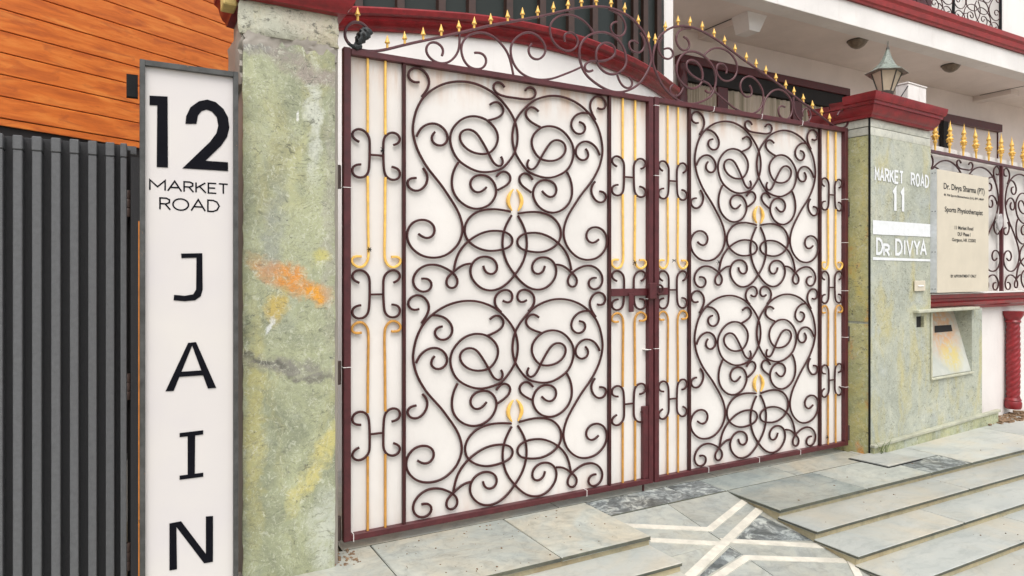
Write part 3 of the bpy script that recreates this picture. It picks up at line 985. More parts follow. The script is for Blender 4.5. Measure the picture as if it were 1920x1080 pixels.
spear_px = zp(*Z7, [(163, 207), (460, 487), (635, 446), (820, 405), (1000, 367), (1178, 327), (1328, 293), (1495, 255), (1665, 223), (1812, 195)]) + zp(*C2, [(65, 262), (300, 205), (515, 152), (720, 112), (945, 98), (1165, 125), (1365, 205), (1575, 385), (1725, 640)])
spear_pos = gate_xz(spear_px)
spear_me = G().lathe([(0.0058, -0.002), (0.0058, 0.022), (0.0072, 0.023), (0.0118, 0.0245), (0.0118, 0.0275), (0.0085, 0.034), (0.0045, 0.048), (0.0008, 0.060)], seg=10).mesh('spearhead', M['gold'], smooth=True)

tie_me = G().box(-0.0178, 0.0178, -0.0185, 0.0185, -0.0013, 0.0013).mesh('cable_tie', M['ties'])
tieh_me = G().box(-0.0012, 0.0012, -0.0178, 0.0178, -0.0165, 0.0165).mesh('cable_tie', M['ties'])


def build_leaf(idx, label, hinge_x):
    x0, x1 = (0.0, 1.698) if idx == 0 else (1.708, 3.372)
    lf = thing('gate_leaf', label, 'gate', (hinge_x, 0, 0), group='leaves of the scrollwork gate')
    base = Matrix.Translation((-hinge_x, 0, 0))
    sw = 0.031
    dz = 0.0 if idx == 0 else 0.004
    for (a, b) in ((x0, x0 + sw), (x1 - sw, x1)):
        G().box(a, b, -0.017, 0.017, 0.0, GT + dz + 0.002).make('stile', M['maroon'], lf, bevel=0.002)
    G().box(x0 + sw, x1 - sw, -0.0165, 0.0165, GT - 0.027 + dz, GT + dz).make('rail', M['maroon'], lf, bevel=0.002)
    G().box(x0 + sw, x1 - sw, -0.0165, 0.0165, 0.0, 0.027).make('rail', M['maroon'], lf, bevel=0.002)
    for bx in BARX[idx]:
        G().box(bx - 0.0072, bx + 0.0072, -0.011, 0.009, 0.0272, GT - 0.0272 + dz).make('upright_bar', M['scroll'], lf, bevel=0.0015)
    G().box(x0 + 0.012, x1 - 0.012, 0.0128, 0.0150, 0.014, GT - 0.010 + dz).make('backing_sheet', M['sheet'], lf)
    put_motif(lf, (MC[idx] - hinge_x, 0, 0), True, skip=('S4b',) if idx == 0 else ())
    put_motif(lf, (MC[idx] - hinge_x, 0, VSH), False)
    for (a, b) in ((x0 + sw, BARX[idx][0] - 0.0075), (BARX[idx][1] + 0.0075, x1 - sw)):
        w = (b - a) / 0.2405
        for (nm, me) in side:
            place(nm, me, lf, ((a + b) / 2 - hinge_x, 0, 0), (w, 1, 1))
    # crest
    for i, c in enumerate(crest_curves):
        xz = c if idx == 0 else [(3.401 - x, z) for x, z in c]
        me = bar_mesh('crest_rail' if i == 0 else 'scroll', [(x - hinge_x, z) for x, z in xz], 0.0058 if i == 0 else 0.0051, M['crest'], 0.012, y=(0.0 if i == 0 else 0.0017 + 0.0004 * i))
        place('crest_rail' if i == 0 else 'scroll', me, lf)
    for i, (x, z) in enumerate(spear_pos):
        if idx == 1:
            x = 3.401 - x
        place('spearhead', spear_me, lf, (x - hinge_x, 0, z), rot=(random.uniform(-.05, .05), random.uniform(-.06, .06), random.uniform(0, 1)))
    return lf


leafL = build_leaf(0, 'left scrollwork gate leaf, with a drop bolt and a black rag on its crest', 0.0)
leafR = build_leaf(1, 'right scrollwork gate leaf, hung on the pillar lettered 11', 3.372)

# cable ties, latch, hinges, bolt
for (px, py, hz) in ((649, 352, 0), (649, 688, 0), (1212, 655, 0), (1214, 560, 0)):
    p = on_y(px, py, 0)
    place('cable_tie', tie_me, leafL, (p.x, 0, p.z))
for (px, py) in ((1229, 199), (1229, 330), (1229, 653), (1583, 374), (1583, 455), (1583, 545), (1583, 632), (1583, 725)):
    p = on_y(px, py, 0)
    xx = 1.7235 if px < 1400 else 3.3565
    place('cable_tie', tie_me, leafR, (xx - 3.372, 0, p.z))
for (px, py) in ((661, 1003), (1097, 921)):
    p = on_y(px, py, 0)
    place('cable_tie', tieh_me, leafL, (p.x, 0, 0.0135))
for px in (1325, 1420, 1497):
    p = on_y(px, 860, 0)
    place('cable_tie', tieh_me, leafR, (p.x - 3.372, 0, 0.0135))
for px in (1335, 1425, 1501):
    p = on_y(px, 220, 0)
    place('cable_tie', tieh_me, leafR, (p.x - 3.372, 0, GT - 0.0095), rot=(0, R(14), 0))

zl0, zl1 = on_y(1180, 555, 0).z, on_y(1180, 541, 0).z
G().box(1.4175, 1.6668, -0.010, 0.004, zl0, zl1).make('lock_rail', M['maroon'], leafL, bevel=0.002)
G().box(1.5290, 1.5630, -0.018, -0.0105, zl0 - 0.085, zl0 + 0.015).make('bolt_plate', M['maroon'], leafL, bevel=0.003)
G().box(1.655, 1.7035, -0.040, -0.0175, zl0 - 0.018, zl1 + 0.03).make('lock_box', M['maroon'], leafL, bevel=0.004)
G().box(1.632, 1.668, -0.012, 0.012, 0.0275, 0.42).make('bolt_housing', M['maroon'], leafL, bevel=0.003)
G().lathe([(0.006, -0.038), (0.0065, -0.034), (0.0065, 0.025)], (1.640, 0.0, 0.0), 10).make('drop_bolt', M['scroll'], leafL)
G().box(1.746, 1.810, -0.010, 0.006, zl0 + 0.002, zl1 + 0.002).make('lock_rail', M['maroon'], leafR, bevel=0.002)
rg = G()
rg.tube([(1.728 + 0.026 * math.cos(a), -0.030, (zl0 + zl1) / 2 + 0.012 + 0.026 * math.sin(a)) for a in [i * 2 * math.pi / 18 for i in range(19)]], 0.006, up=(0, 1, 0), square=False)
rg.make('latch_ring', M['scroll'], leafR, smooth=True)
for zc in (1.55, 0.72, 0.06):
    G().lathe([(0.013, -0.05), (0.015, -0.048), (0.015, 0.048), (0.013, 0.05)], (-0.022, 0.0, zc), 12).make('hinge', M['hinge'], leafL, smooth=True)
    G().lathe([(0.013, -0.05), (0.015, -0.048), (0.015, 0.048), (0.013, 0.05)], (3.390, 0.0, zc + 0.02), 12).make('hinge', M['hinge'], leafR, smooth=True)

# twists of dark wire on the bars
for (px, py, lf, hx) in ((1190, 493, leafL, 0.0), (693, 468, leafL, 0.0), (717, 282, leafL, 0.0), (1264, 489, leafR, 3.372), (1347, 492, leafR, 3.372), (1551, 820, leafR, 3.372)):
    p = on_y(px, py, -0.008)
    g = G()
    for q in range(3):
        a = JR.uniform(-.5, .5) + q * 0.9 - 0.9
        L_ = JR.uniform(0.008, 0.016)
        d = Vector((math.cos(a), 0, math.sin(a))) * L_
        g.tube([p - d + Vector((0, .002, 0)), p - d * .3 + Vector((0, -.004, 0.003)), p + d * .4 + Vector((0, -.004, -0.002)), p + d + Vector((0, .001, 0))], 0.0016, up=(0, 1, 0), square=False)
    g.make('wire_twist', M['black'], lf, smooth=True)

# black rag knotted on the ring of the left crest
rp = on_y(681, 72, -0.012)
rag = thing('rag', 'knotted black rag tied on the iron ring at the top left gate corner', 'rag', (rp.x, rp.y, rp.z))
rb = bmesh.new()
bmesh.ops.create_icosphere(rb, subdivisions=4, radius=1)
for v in rb.verts:
    c = v.co.copy()
    k = 1 + 0.28 * math.sin(5 * c.x + 7 * c.z) * math.cos(6 * c.y + 3 * c.z) + 0.16 * math.sin(13 * c.z + 9 * c.x)
    t = (c.z + 1) / 2
    v.co = Vector((c.x * 0.026 * k * (0.7 + 0.55 * t) + 0.012 * t - (1 - t) ** 2 * 0.035, c.y * 0.022 * k, c.z * 0.046 + 0.004))
me = bpy.data.meshes.new('knot')
rb.to_mesh(me)
rb.free()
me.materials.append(M['rag'])
for p in me.polygons:
    p.use_smooth = True
place('knot', me, rag)
G().tube([on_y(676, 86, -0.012), on_y(668, 89, -0.016), on_y(660, 86, -0.014), on_y(652, 82, -0.01)], 0.011, up=(0, 1, 0), square=False, taper=[1.2, 1.3, .8, .4]).make('tail', M['rag'], rag, smooth=True)
G().tube([on_y(684, 62, -0.012), on_y(690, 56, -0.018), on_y(694, 58, -0.02)], 0.008, up=(0, 1, 0), square=False, taper=[1.2, 1.1, .4]).make('tail', M['rag'], rag, smooth=True)

# ------------------------------------------------------------------ left pillar
PF = -0.15
lp0, lp1 = on_y(456, 500, PF).x, on_y(637, 500, PF).x
ptop = on_y(637, 31, PF).z
lpil = thing('stone_pillar', 'mottled green stone gate pillar with an orange streak, beside the white name sign', 'pillar', ((lp0 + lp1) / 2, PF, lz))


def rough_face(x0, x1, y, z0, z1, depth, nx, nz, amp, top_jag=0.0, seed=1, edge=0.0):
    """slab with an uneven front, a ragged rim and real thickness"""
    rnd = random.Random(seed)
    g = G()
    v, f = [], []
    for j in range(nz + 1):
        for i in range(nx + 1):
            u, w = i / nx, j / nz
            x = x0 + (x1 - x0) * u
            z = z0 + (z1 - z0) * w
            if j == nz:
                z += rnd.uniform(-top_jag, top_jag)
            if i in (0, nx):
                x += rnd.uniform(-edge, edge)
            yy = y + amp * (math.sin(x * 21 + z * 9 + seed) * 0.5 + math.sin(z * 31 - x * 13) * 0.3 + rnd.uniform(-0.4, 0.4))
            if i in (0, nx) or j in (0, nz):
                yy += 0.004 + abs(rnd.uniform(0, edge))
            v.append((x, yy, z))
    nb = len(v)
    for j in range(nz):
        for i in range(nx):
            a = j * (nx + 1) + i
            f.append((a, a + 1, a + nx + 2, a + nx + 1))
    rim = [i for i in range(nx + 1)] + [(j + 1) * (nx + 1) - 1 for j in range(1, nz + 1)] + [nz * (nx + 1) + i for i in range(nx - 1, -1, -1)] + [j * (nx + 1) for j in range(nz - 1, 0, -1)]
    back = []
    for r in rim:
        p = v[r]
        back.append(len(v))
        v.append((p[0], y + depth, p[2]))
    m = len(rim)
    for i in range(m):
        k = (i + 1) % m
        f.append((rim[k], rim[i], back[i], back[k]))
    return g.add(v, f)


zjag = on_y(545, 88, PF).z
G().box(lp0 + 0.010, lp1, PF + 0.022, PF + 0.36, -0.2, ptop).make('core', M['cement'], lpil, bevel=0.006)
rough_face(lp0, lp1 - 0.018, PF, lz - 0.01, zjag, 0.0225, 22, 70, 0.0018, 0.022, 3, 0.0022).make('facing_slab', M['stone_left'], lpil, smooth=True)
rough_face(lp0 - 0.012, lp1 - 0.004, PF + 0.004, zjag + 0.03, ptop, 0.0225, 16, 8, 0.003, 0.004, 5, 0.006).make('facing_stone', M['palestone'], lpil, smooth=True)
rough_face(lp0 + 0.004, lp1 - 0.010, PF + 0.012, zjag - 0.03, zjag + 0.06, 0.018, 30, 9, 0.010, 0.02, 8, 0.006).make('mortar_bed', M['cement'], lpil, smooth=True)
# left cheek of the pillar: broken render
rough = rough_face(0, 0.30, 0, zjag - 0.16, ptop - 0.09, 0.03, 10, 10, 0.005, 0.01, 12, 0.012)
rough.v = [Vector((lp0 - 0.016 + p.y, PF + 0.03 + p.x, p.z)) for p in rough.v]
rough.make('render_patch', M['cement'], lpil, smooth=True)
capz = ptop
cprof = [(0.0, 0.0), (0.030, 0.004), (0.036, 0.020), (0.046, 0.028), (0.056, 0.050), (0.062, 0.075), (0.078, 0.088), (0.080, 0.112), (0.092, 0.118), (0.094, 0.150), (0.0, 0.155)]
G().sweep([(lp0 + 0.012, PF + 0.36), (lp0 + 0.012, PF + 0.005), (lp1 - 0.008, PF + 0.005), (lp1 - 0.008, PF + 0.36)], cprof, side=1, z0=capz).make('cap_moulding', M['red'], lpil, smooth=True)
G().box(lp0 + 0.01, lp1 - 0.008, PF + 0.006, PF + 0.36, capz, capz + 0.15).make('cap_fill', M['cement'], lpil)
yb0, yb1 = on_y(418, 6, -0.10), on_y(445, 6, -0.10)
G().box(yb0.x, yb1.x, -0.10, 0.0, yb0.z, yb0.z + 0.14).make('yellow_block', M['yellowblock'], lpil, bevel=0.005, jitter=0.002)

# rubble at the foot of the pillar
gr = G()
rnd = random.Random(4)
for i in range(70):
    x = lp1 + rnd.uniform(-0.02, 0.09)
    y = rnd.uniform(-0.16, 0.02)
    r = rnd.uniform(0.0015, 0.006)
    a = rnd.uniform(0, 3)
    gr.hexa([(x + sx * r * rnd.uniform(.6, 1.2), y + sy * r * rnd.uniform(.6, 1.2), lz + (0 if sz < 0 else r * rnd.uniform(.5, 1.3))) for sz in (-1, 1) for sx, sy in ((-1, -1), (1, -1), (1, 1), (-1, 1))])
gr.make('rubble', M['soil']).__setitem__('kind', 'stuff')

# ------------------------------------------------------------------ right pillar, letter box and low wall
def wz(px, py, n=0.0):
    return on_wall(px, py, n)[1]


def wsx(px, py=500, n=0.0):
    return on_wall(px, py, n)[0]


sR = wsx(1745)                       # right edge of the tall part
sB = wsx(1841, 650)                  # right edge of the low part
PD = 0.40
zc0 = wz(1633, 221)                  # underside of the cap
zb1, zb2 = wz(1633, 236.5), wz(1633, 252.5)
zsill = wz(1730, 583)
rp = thing('stone_pillar', 'green stone gate pillar painted with MARKET ROAD 11 under a red cap and lantern', 'pillar', tuple(wall(sR / 2, 0.2, lz)), WA)
G().wbox(0.022, sR - 0.004, 0.022, PD, -0.2, zc0).make('core', M['black'], rp)


def wface(s0, s1, z0, z1, depth=0.021, amp=0.0008, seed=1, nx=10, nz=20, n=0.0, holes=()):
    g = rough_face(s0, s1, 0, z0, z1, depth, nx, nz, amp, 0, seed, 0.0008)
    g.v = [wall(p.x, p.y + n, p.z) for p in g.v]
    return g


# front facing: with the letter box opening and the small socket hole left free
hb0, hb1 = sR + 0.001, wsx(1822, 650)
hz0, hz1 = wz(1744, 709), zsill - 0.012
ho0, ho1, hoz0, hoz1 = wsx(1718, 604), wsx(1732, 604), wz(1725, 614), wz(1725, 593)
wface(0.011, sR, zb1 + 0.002, zc0 - 0.001, seed=2, nz=2).make('band_stone', M['band'], rp, smooth=True)
wface(0.011, sR, zb2 + 0.002, zb1 - 0.002, seed=3, nz=2).make('band_stone', M['band'], rp, smooth=True)
G().wbox(0.001, 0.0105, 0.001, 0.0105, lz - 0.02, zc0).make('corner_joint', M['black'], rp)
# left return (two slabs and two bands); a thin dark joint runs up the corner
def wside(z0, z1, seed, mat, name, nz=16):
    g = rough_face(0, PD - 0.014, 0, z0, z1, 0.021, 6, nz, 0.0014, 0, seed, 0.002)
    g.v = [wall(p.y, 0.011 + (PD - 0.014 - p.x), p.z) for p in g.v]
    return g.make(name, mat, rp, smooth=True)
zj = on_wall(1632, 606)[1]
wside(lz - 0.01, zj - 0.008, 11, M['stone_side'], 'facing_slab')
wside(zj + 0.008, zb2 - 0.002, 12, M['stone_side'], 'facing_slab')
wside(zb2 + 0.003, zb1 - 0.003, 13, M['band'], 'band_stone', 2)
wside(zb1 + 0.003, zc0 - 0.002, 14, M['band'], 'band_stone', 2)
# cap
cpr = [(0.0, 0.0), (0.022, 0.0), (0.026, 0.016), (0.040, 0.026), (0.052, 0.052), (0.056, 0.074), (0.0, 0.074)]
cpr2 = [(0.0, 0.0745), (0.066, 0.0745), (0.068, 0.092), (0.078, 0.096), (0.086, 0.118), (0.090, 0.146), (0.0, 0.150)]
def wp2(s, n):
    p = wall(s, n, 0)
    return (p.x, p.y)
G().sweep([wp2(0, PD), wp2(0, 0), wp2(sR - 0.03, 0), wp2(sR - 0.03, PD)], cpr, side=1, z0=zc0 + 0.001).make('cap_moulding', M['red'], rp, smooth=True)
G().sweep([wp2(0, 0.135), wp2(0, 0), wp2(sR - 0.03, 0), wp2(sR - 0.03, PD)], cpr2, side=1, z0=zc0 + 0.001).make('cap_moulding', M['red'], rp, smooth=True)
G().sweep([wp2(0, 0.235), wp2(0, 0.137)], [(0.0, 0.0745), (0.062, 0.0745), (0.066, 0.10), (0.078, 0.122), (0.0, 0.125)], side=1, z0=zc0 + 0.001).make('broken_cap', M['red'], rp, jitter=0.003)
G().sweep([wp2(0, PD), wp2(0, 0.237)], [(0.0, 0.0745), (0.060, 0.0745), (0.064, 0.094), (0.07, 0.112), (0.0, 0.115)], side=1, z0=zc0 + 0.001).make('broken_cap', M['red'], rp, jitter=0.003)
G().wbox(0.001, sR - 0.031, 0.001, PD, zc0 + 0.001, zc0 + 0.110).make('cap_fill', M['red'], rp)

# lettering painted on the pillar
STROKES = {
    'M': [[(0, 0), (0, 1), (.5, .35), (1, 1), (1, 0)]], 'A': [[(0, 0), (.5, 1), (1, 0)], [(.2, .36), (.8, .36)]],
    'R': [[(0, 0), (0, 1), (.6, 1), (.92, .88), (.92, .62), (.6, .5), (0, .5)], [(.5, .5), (1, 0)]],
    'K': [[(0, 0), (0, 1)], [(.95, 1), (.05, .45)], [(.35, .62), (1, 0)]], 'E': [[(1, 1), (0, 1), (0, 0), (1, 0)], [(0, .52), (.85, .52)]],
    'T': [[(0, 1), (1, 1)], [(.5, 1), (.5, 0)]],
    'O': [[(.5 + .5 * math.cos(a), .5 + .5 * math.sin(a)) for a in [2 * math.pi * i / 20 for i in range(21)]]],
    'D': [[(0, 0), (0, 1), (.45, 1), (.8, .86), (1, .5), (.8, .14), (.45, 0), (0, 0)]],
    'I': [[(.5, 0), (.5, 1)]], 'V': [[(0, 1), (.5, 0), (1, 1)]], 'Y': [[(0, 1), (.5, .48), (1, 1)], [(.5, .48), (.5, 0)]],
    '1': [[(.25, .84), (.6, 1), (.6, 0)]], '.': [[(.35, .04), (.65, .04)]]}


def letter_faces(ch, box, w, lift, pt):
    """one stroke letter inside box=(a0,a1,z0,z1) on the surface pt(a, z, lift)"""
    a0, a1, z0, z1 = box
    g = G()
    for q, st in enumerate(STROKES[ch]):
        P = [Vector((a0 + (a1 - a0) * x, z0 + (z1 - z0) * y)) for x, y in st]
        n = len(P)
        closed = (P[0] - P[-1]).length < 1e-6
        L, Rr = [], []
        for i in range(n):
            ds = []
            if i > 0 or closed:
                ds.append((P[i] - P[i - 1 if i > 0 else n - 2]).normalized())
            if i < n - 1 or closed:
                ds.append((P[i + 1 if i < n - 1 else 1] - P[i]).normalized())
            ns = [Vector((-d.y, d.x)) for d in ds]
            m = sum(ns, Vector((0, 0))).normalized()
            m = m / max(0.45, m.dot(ns[0]))
            L.append(P[i] + m * w / 2)
            Rr.append(P[i] - m * w / 2)
        for i in range(n - 1):
            g.add([pt(p.x, p.y, lift + q * 0.0003) for p in (L[i], L[i + 1], Rr[i + 1], Rr[i])], [(0, 1, 2, 3)])
    return g


def word(parent, text, boxes, w, lift, pt, mat, name='letter'):
    for ch, b in zip(text, boxes):
        letter_faces(ch, b, w, lift, pt).make(name, mat, parent)


def spread(text, a0, a1, z0, z1, wid=None, gap=0.25):
    wid = wid or {}
    ws = [wid.get(c, 1.0) for c in text]
    tot = sum(ws) + gap * (len(text) - 1)
    u = (a1 - a0) / tot
    out, a = [], a0
    for w in ws:
        out.append((a, a + w * u, z0, z1))
        a += (w + gap) * u
    return out


def wpt(a, z, l):
    return wall(a, -l, z)


P5 = (1620, 290, 4)
def w5(x, y, n=0.0):
    return on_wall(1620 + x / 4, 290 + y / 4, n)
a0, zt = w5(80, 100)
_, zbm = w5(80, 190)
a1 = w5(288, 120)[0]
word(rp, 'MARKET', spread('MARKET', a0, a1, zbm, zt, gap=0.42), 0.0165, 0.0042, wpt, M['chalk'])
a0, a1 = w5(350, 130)[0], w5(480, 140)[0]
word(rp, 'ROAD', spread('ROAD', a0, a1, zbm, zt, gap=0.42), 0.0165, 0.0042, wpt, M['chalk'])
a0, zt = w5(205, 262)
a1, zb_ = w5(305, 428)
word(rp, '11', [(a0, a0 + (a1 - a0) * .42, zb_, zt), (a0 + (a1 - a0) * .58, a1, zb_, zt)], 0.032, 0.0042, wpt, M['chalk'])
def stripe(y0l, y1l, y0r, y1r):
    za, zb = w5(60, y0l)[1], w5(60, y1l)[1]
    zc, zd = w5(495, y0r)[1], w5(495, y1r)[1]
    s0, s1 = w5(62, 500)[0], w5(494, 500)[0]
    G().add([wall(s0, -0.004, zb), wall(s1, -0.004, zd), wall(s1, -0.004, zc), wall(s0, -0.004, za)], [(0, 1, 2, 3)]).make('painted_band', M['chalk'], rp)
stripe(490, 597, 522, 617)
stripe(768, 790, 784, 801)
zt, zb_ = w5(90, 632)[1], w5(90, 742)[1]
a = [w5(x, 690)[0] for x in (92, 135, 145, 185, 192, 205, 235, 280, 295, 305, 318, 360, 372, 412, 420, 462)]
dh = zt - zb_
word(rp, 'DR.DIVYA', [(a[0], a[1], zb_, zt), (a[2], a[3], zb_ - .12 * dh, zb_ + .62 * dh), (a[4], a[5], zb_, zt), (a[6], a[7], zb_, zt), (a[8], a[9], zb_, zt), (a[10], a[11], zb_, zt), (a[12], a[13], zb_, zt), (a[14], a[15], zb_, zt)], 0.0195, 0.0042, wpt, M['chalk'])

# low part round the letter box
def cells(s0, s1, z0, z1, holes, depth, n=0.0):
    xs = sorted({s0, s1, *[h[0] for h in holes], *[h[1] for h in holes]})
    zs = sorted({z0, z1, *[h[2] for h in holes], *[h[3] for h in holes]})
    g = G()
    for xa, xb in zip(xs, xs[1:]):
        for za, zb in zip(zs, zs[1:]):
            cx, cz = (xa + xb) / 2, (za + zb) / 2
            if any(h[0] < cx < h[1] and h[2] < cz < h[3] for h in holes):
                continue
            g.add([wall(xa, n, za), wall(xb, n, za), wall(xb, n, zb), wall(xa, n, zb)], [(0, 1, 2, 3)])
    for (a, b, c, d) in list(holes) + [(s0, s1, z0, z1)]:
        g.add([wall(a, n, c), wall(b, n, c), wall(b, n, d), wall(a, n, d), wall(a, n + depth, c), wall(b, n + depth, c), wall(b, n + depth, d), wall(a, n + depth, d)],
              [(0, 1, 5, 4), (1, 2, 6, 5), (2, 3, 7, 6), (3, 0, 4, 7)])
    return g


zfoot = wz(1633, 829)
cells(0.011, sR, zfoot - 0.08, zb2 - 0.001, [(ho0, ho1, hoz0, hoz1)], 0.16, -0.0008).make('facing_slab', M['stone_front'], rp)
cells(sR + 0.001, sB, zfoot - 0.08, zsill - 0.001, [(hb0, hb1, hz0, hz1)], 0.16, -0.0008).make('facing_slab', M['stone_front'], rp)
G().wbox(ho0 - 0.004, ho1 + 0.004, 0.02, 0.0215, hoz0 - 0.004, hoz1 + 0.004).make('socket_hole', M['dark'], rp)
# foot ledge
G().hexa([wall(0.006, -0.022, lz), wall(wsx(1866, 785), -0.022, lz), wall(wsx(1866, 785), 0.0, lz), wall(0.006, 0.0, lz),
          wall(0.006, -0.022, zfoot - 0.035), wall(wsx(1866, 785), -0.022, zfoot + 0.00), wall(wsx(1866, 785), 0.0, zfoot + 0.00), wall(0.006, 0.0, zfoot - 0.035)]).make('skirting', M['stone_base'], rp)
G().hexa([wall(0.0, -0.034, zfoot - 0.034), wall(wsx(1868, 770), -0.034, zfoot + 0.001), wall(wsx(1868, 770), 0.0, zfoot + 0.001), wall(0.0, 0.0, zfoot - 0.034),
          wall(0.0, -0.034, zfoot - 0.014), wall(wsx(1868, 770), -0.034, zfoot + 0.021), wall(wsx(1868, 770), 0.0, zfoot + 0.021), wall(0.0, 0.0, zfoot - 0.014)]).make('ledge', M['ledge'], rp, bevel=0.003)

lb = thing('letter_box', 'stone letter box with a sloping stained plate and dark slot below the red beam', 'letter box', tuple(wall((hb0 + hb1) / 2, 0, hz0)), WA)
nb = 0.13
pb = [wall(hb0 + 0.002, 0.004, hz0 + 0.004), wall(hb1 - 0.002, 0.004, hz0 + 0.004), wall(hb1 - 0.002, nb, hz1 - 0.002), wall(hb0 + 0.002, nb, hz1 - 0.002)]
G().prism(pb, WN * 0.012).make('sloping_plate', M['plate'], lb)
def on_plate(px, py, lift):
    d = ray(px, py)
    nrm = (pb[1] - pb[0]).cross(pb[3] - pb[0]).normalized()
    t = (pb[0] - CAM).dot(nrm) / d.dot(nrm)
    p = CAM + d * t
    return p - nrm * lift * (1 if nrm.dot(d) > 0 else -1)
G().poly([on_plate(x, y, 0.002) for x, y in ((1752, 611), (1783, 609), (1785.5, 621), (1752, 624))]).make('slot', M['dark'], lb)
G().wbox(hb0 - 0.02, hb1 + 0.03, -0.03, 0.10, hz1 + 0.013, hz1 + 0.0135).make('shade_line', M['riser'], lb)
sl0, sl1 = wsx(1711, 580), wsx(1826, 585)
G().wbox(sl0, sl1, -0.045, 0.10, zsill - 0.010, zsill + 0.012).make('sill', M['ledge'], lb, bevel=0.004)
G().wbox(hb0 - 0.012, hb1 + 0.004, -0.02, -0.001, hz0 - 0.014, hz0 + 0.001).make('frame', M['ledge'], lb, bevel=0.003)
G().wbox(hb0 - 0.012, hb0 + 0.001, -0.014, -0.0012, hz0 + 0.0015, zsill - 0.012).make('frame', M['ledge'], lb, bevel=0.003)

bell0, bell1 = on_wall(1712, 546), on_wall(1731, 526)
db = thing('door_bell', 'small white switch plate on the pillar below the lettering', 'door bell', tuple(wall(bell0[0], -0.004, bell0[1])), WA)
G().wbox(bell0[0], bell1[0], -0.016, -0.0042, bell0[1], bell1[1]).make('plate', M['board'], db, bevel=0.003)
bw = bell1[0] - bell0[0]
G().wbox(bell0[0] + bw * .22, bell1[0] - bw * .22, -0.021, -0.0162, bell0[1] + bw * .3, bell1[1] - bw * .3).make('button', M['ties'], db, bevel=0.002)

# --- low wall with beam, twisted column
NWL = 0.10
zbt, zbb = wz(1800, 551), wz(1800, 580.5)
lw = thing('boundary_wall', 'flaking white low wall under a red moulded beam right of the letter box', 'wall', tuple(wall(sB + 0.5, NWL, lz)), WA)
G().wbox(sB - 0.05, 8.6, NWL, NWL + 0.22, -0.2, zbb).make('wall_face', M['flaky'], lw)
G().wbox(sR + 0.0, 8.6, NWL + 0.001, NWL + 0.20, zbb + 0.001, zbt - 0.004).make('beam_core', M['flaky'], lw)
bprof = [(0, 0.0), (0.045, 0.0), (0.05, 0.018), (0.066, 0.030), (0.072, 0.052), (0.058, 0.062), (0.060, 0.078), (0.082, 0.086), (0.086, 0.112), (0, 0.114)]
kb = (zbt - zbb) / 0.114
pa, pb2 = wall(sR + 0.002, NWL, 0), wall(8.6, NWL, 0)
G().sweep([(pa.x, pa.y), (pb2.x, pb2.y)], [(o * 1.2, z * kb) for o, z in bprof], side=1, z0=zbb).make('beam', M['red'], lw, smooth=True)
G().wbox(sR + 0.004, 8.6, -0.012, NWL + 0.2, zbt + 0.0005, zbt + 0.008).make('beam_top', M['flaky'], lw)

cn = 0.045
cs = wsx(1899.5, 680, cn)
cbase = wall(cs, cn, wz(1899, 766, cn))
ctop = wz(1899, 583, cn)
tc = thing('twisted_column', 'short red twisted column against the white wall under the beam', 'column', tuple(cbase))
H = ctop - cbase.z
g = G()
v, f = [], []
NR, NS = 110, 40
for j in range(NR + 1):
    z = 0.11 * H + 0.77 * H * j / NR
    for i in range(NS):
        a = 2 * math.pi * i / NS
        r = 0.046 * (1 + 0.13 * abs(math.cos(2.5 * a - j * 0.40)) - 0.06) * (1 + 0.06 * math.sin(math.pi * j / NR))
        v.append(cbase + Vector((r * math.cos(a), r * math.sin(a), z)))
for j in range(NR):
    for i in range(NS):
        k = (i + 1) % NS
        f.append((j * NS + i, j * NS + k, (j + 1) * NS + k, (j + 1) * NS + i))
g.add(v, f).make('shaft', M['red'], tc, smooth=True)
G().lathe([(0.055, 0), (0.062, 0.02), (0.062, 0.05 * H + 0.012), (0.056, 0.065 * H + 0.012), (0.06, 0.09 * H), (0.05, 0.115 * H)], cbase, 20).make('base', M['red'], tc, smooth=True)
G().lathe([(0.048, 0.875 * H), (0.058, 0.89 * H), (0.05, 0.91 * H), (0.06, 0.93 * H), (0.074, 0.96 * H), (0.078, 0.998 * H)], cbase, 20).make('capital', M['red'], tc, smooth=True)
sb = G()
rnd = random.Random(9)
for i in range(160):
    s_, n_ = rnd.uniform(sB + 0.06, sB + 0.9), rnd.uniform(-0.08, NWL - 0.01)
    r = rnd.uniform(0.004, 0.02)
    p = wall(s_, n_, lz)
    sb.hexa([p + Vector((sx * r * rnd.uniform(.6, 1.3), sy * r * rnd.uniform(.6, 1.3), 0 if sz < 0 else r * rnd.uniform(.4, 1))) for sz in (-1, 1) for sx, sy in ((-1, -1), (1, -1), (1, 1), (-1, 1))])
sb.make('soil', M['soil']).__setitem__('kind', 'stuff')

# --- iron fence on the low wall
NF = 0.05
zr = wz(1746, 281, NF)
fe = thing('iron_fence', 'maroon iron scroll fence with gold spear finials standing on the red beam', 'fence', tuple(wall(sR + 0.4, NF, zbt)), WA)
G().wbox(sR - 0.02, 8.6, NF - 0.012, NF + 0.012, zr - 0.022, zr).make('rail', M['crest'], fe, bevel=0.002)
G().wbox(sR - 0.02, 8.6, NF + 0.035, NF + 0.040, zbt + 0.009, zr + 0.05).make('backing_sheet', M['sheet'], fe)
sp1 = wsx(1877, 420, NF)
pw = sp1 - (sR + 0.01)
for s_ in [sp1 + (pw + 0.03) * q for q in range(4)]:
    G().wbox(s_ - 0.013, s_ + 0.013, NF - 0.014, NF + 0.010, zbt + 0.009, zr - 0.0225).make('post', M['maroon'], fe, bevel=0.002)
zm1, zm0 = max(z for _, z in motif['S1']), min(z for _, z in motif['S10'])
scz = (zr - 0.024 - zbt - 0.01) / (zm1 - zm0 + 0.01)
inv = XF[fe.name].inverted()
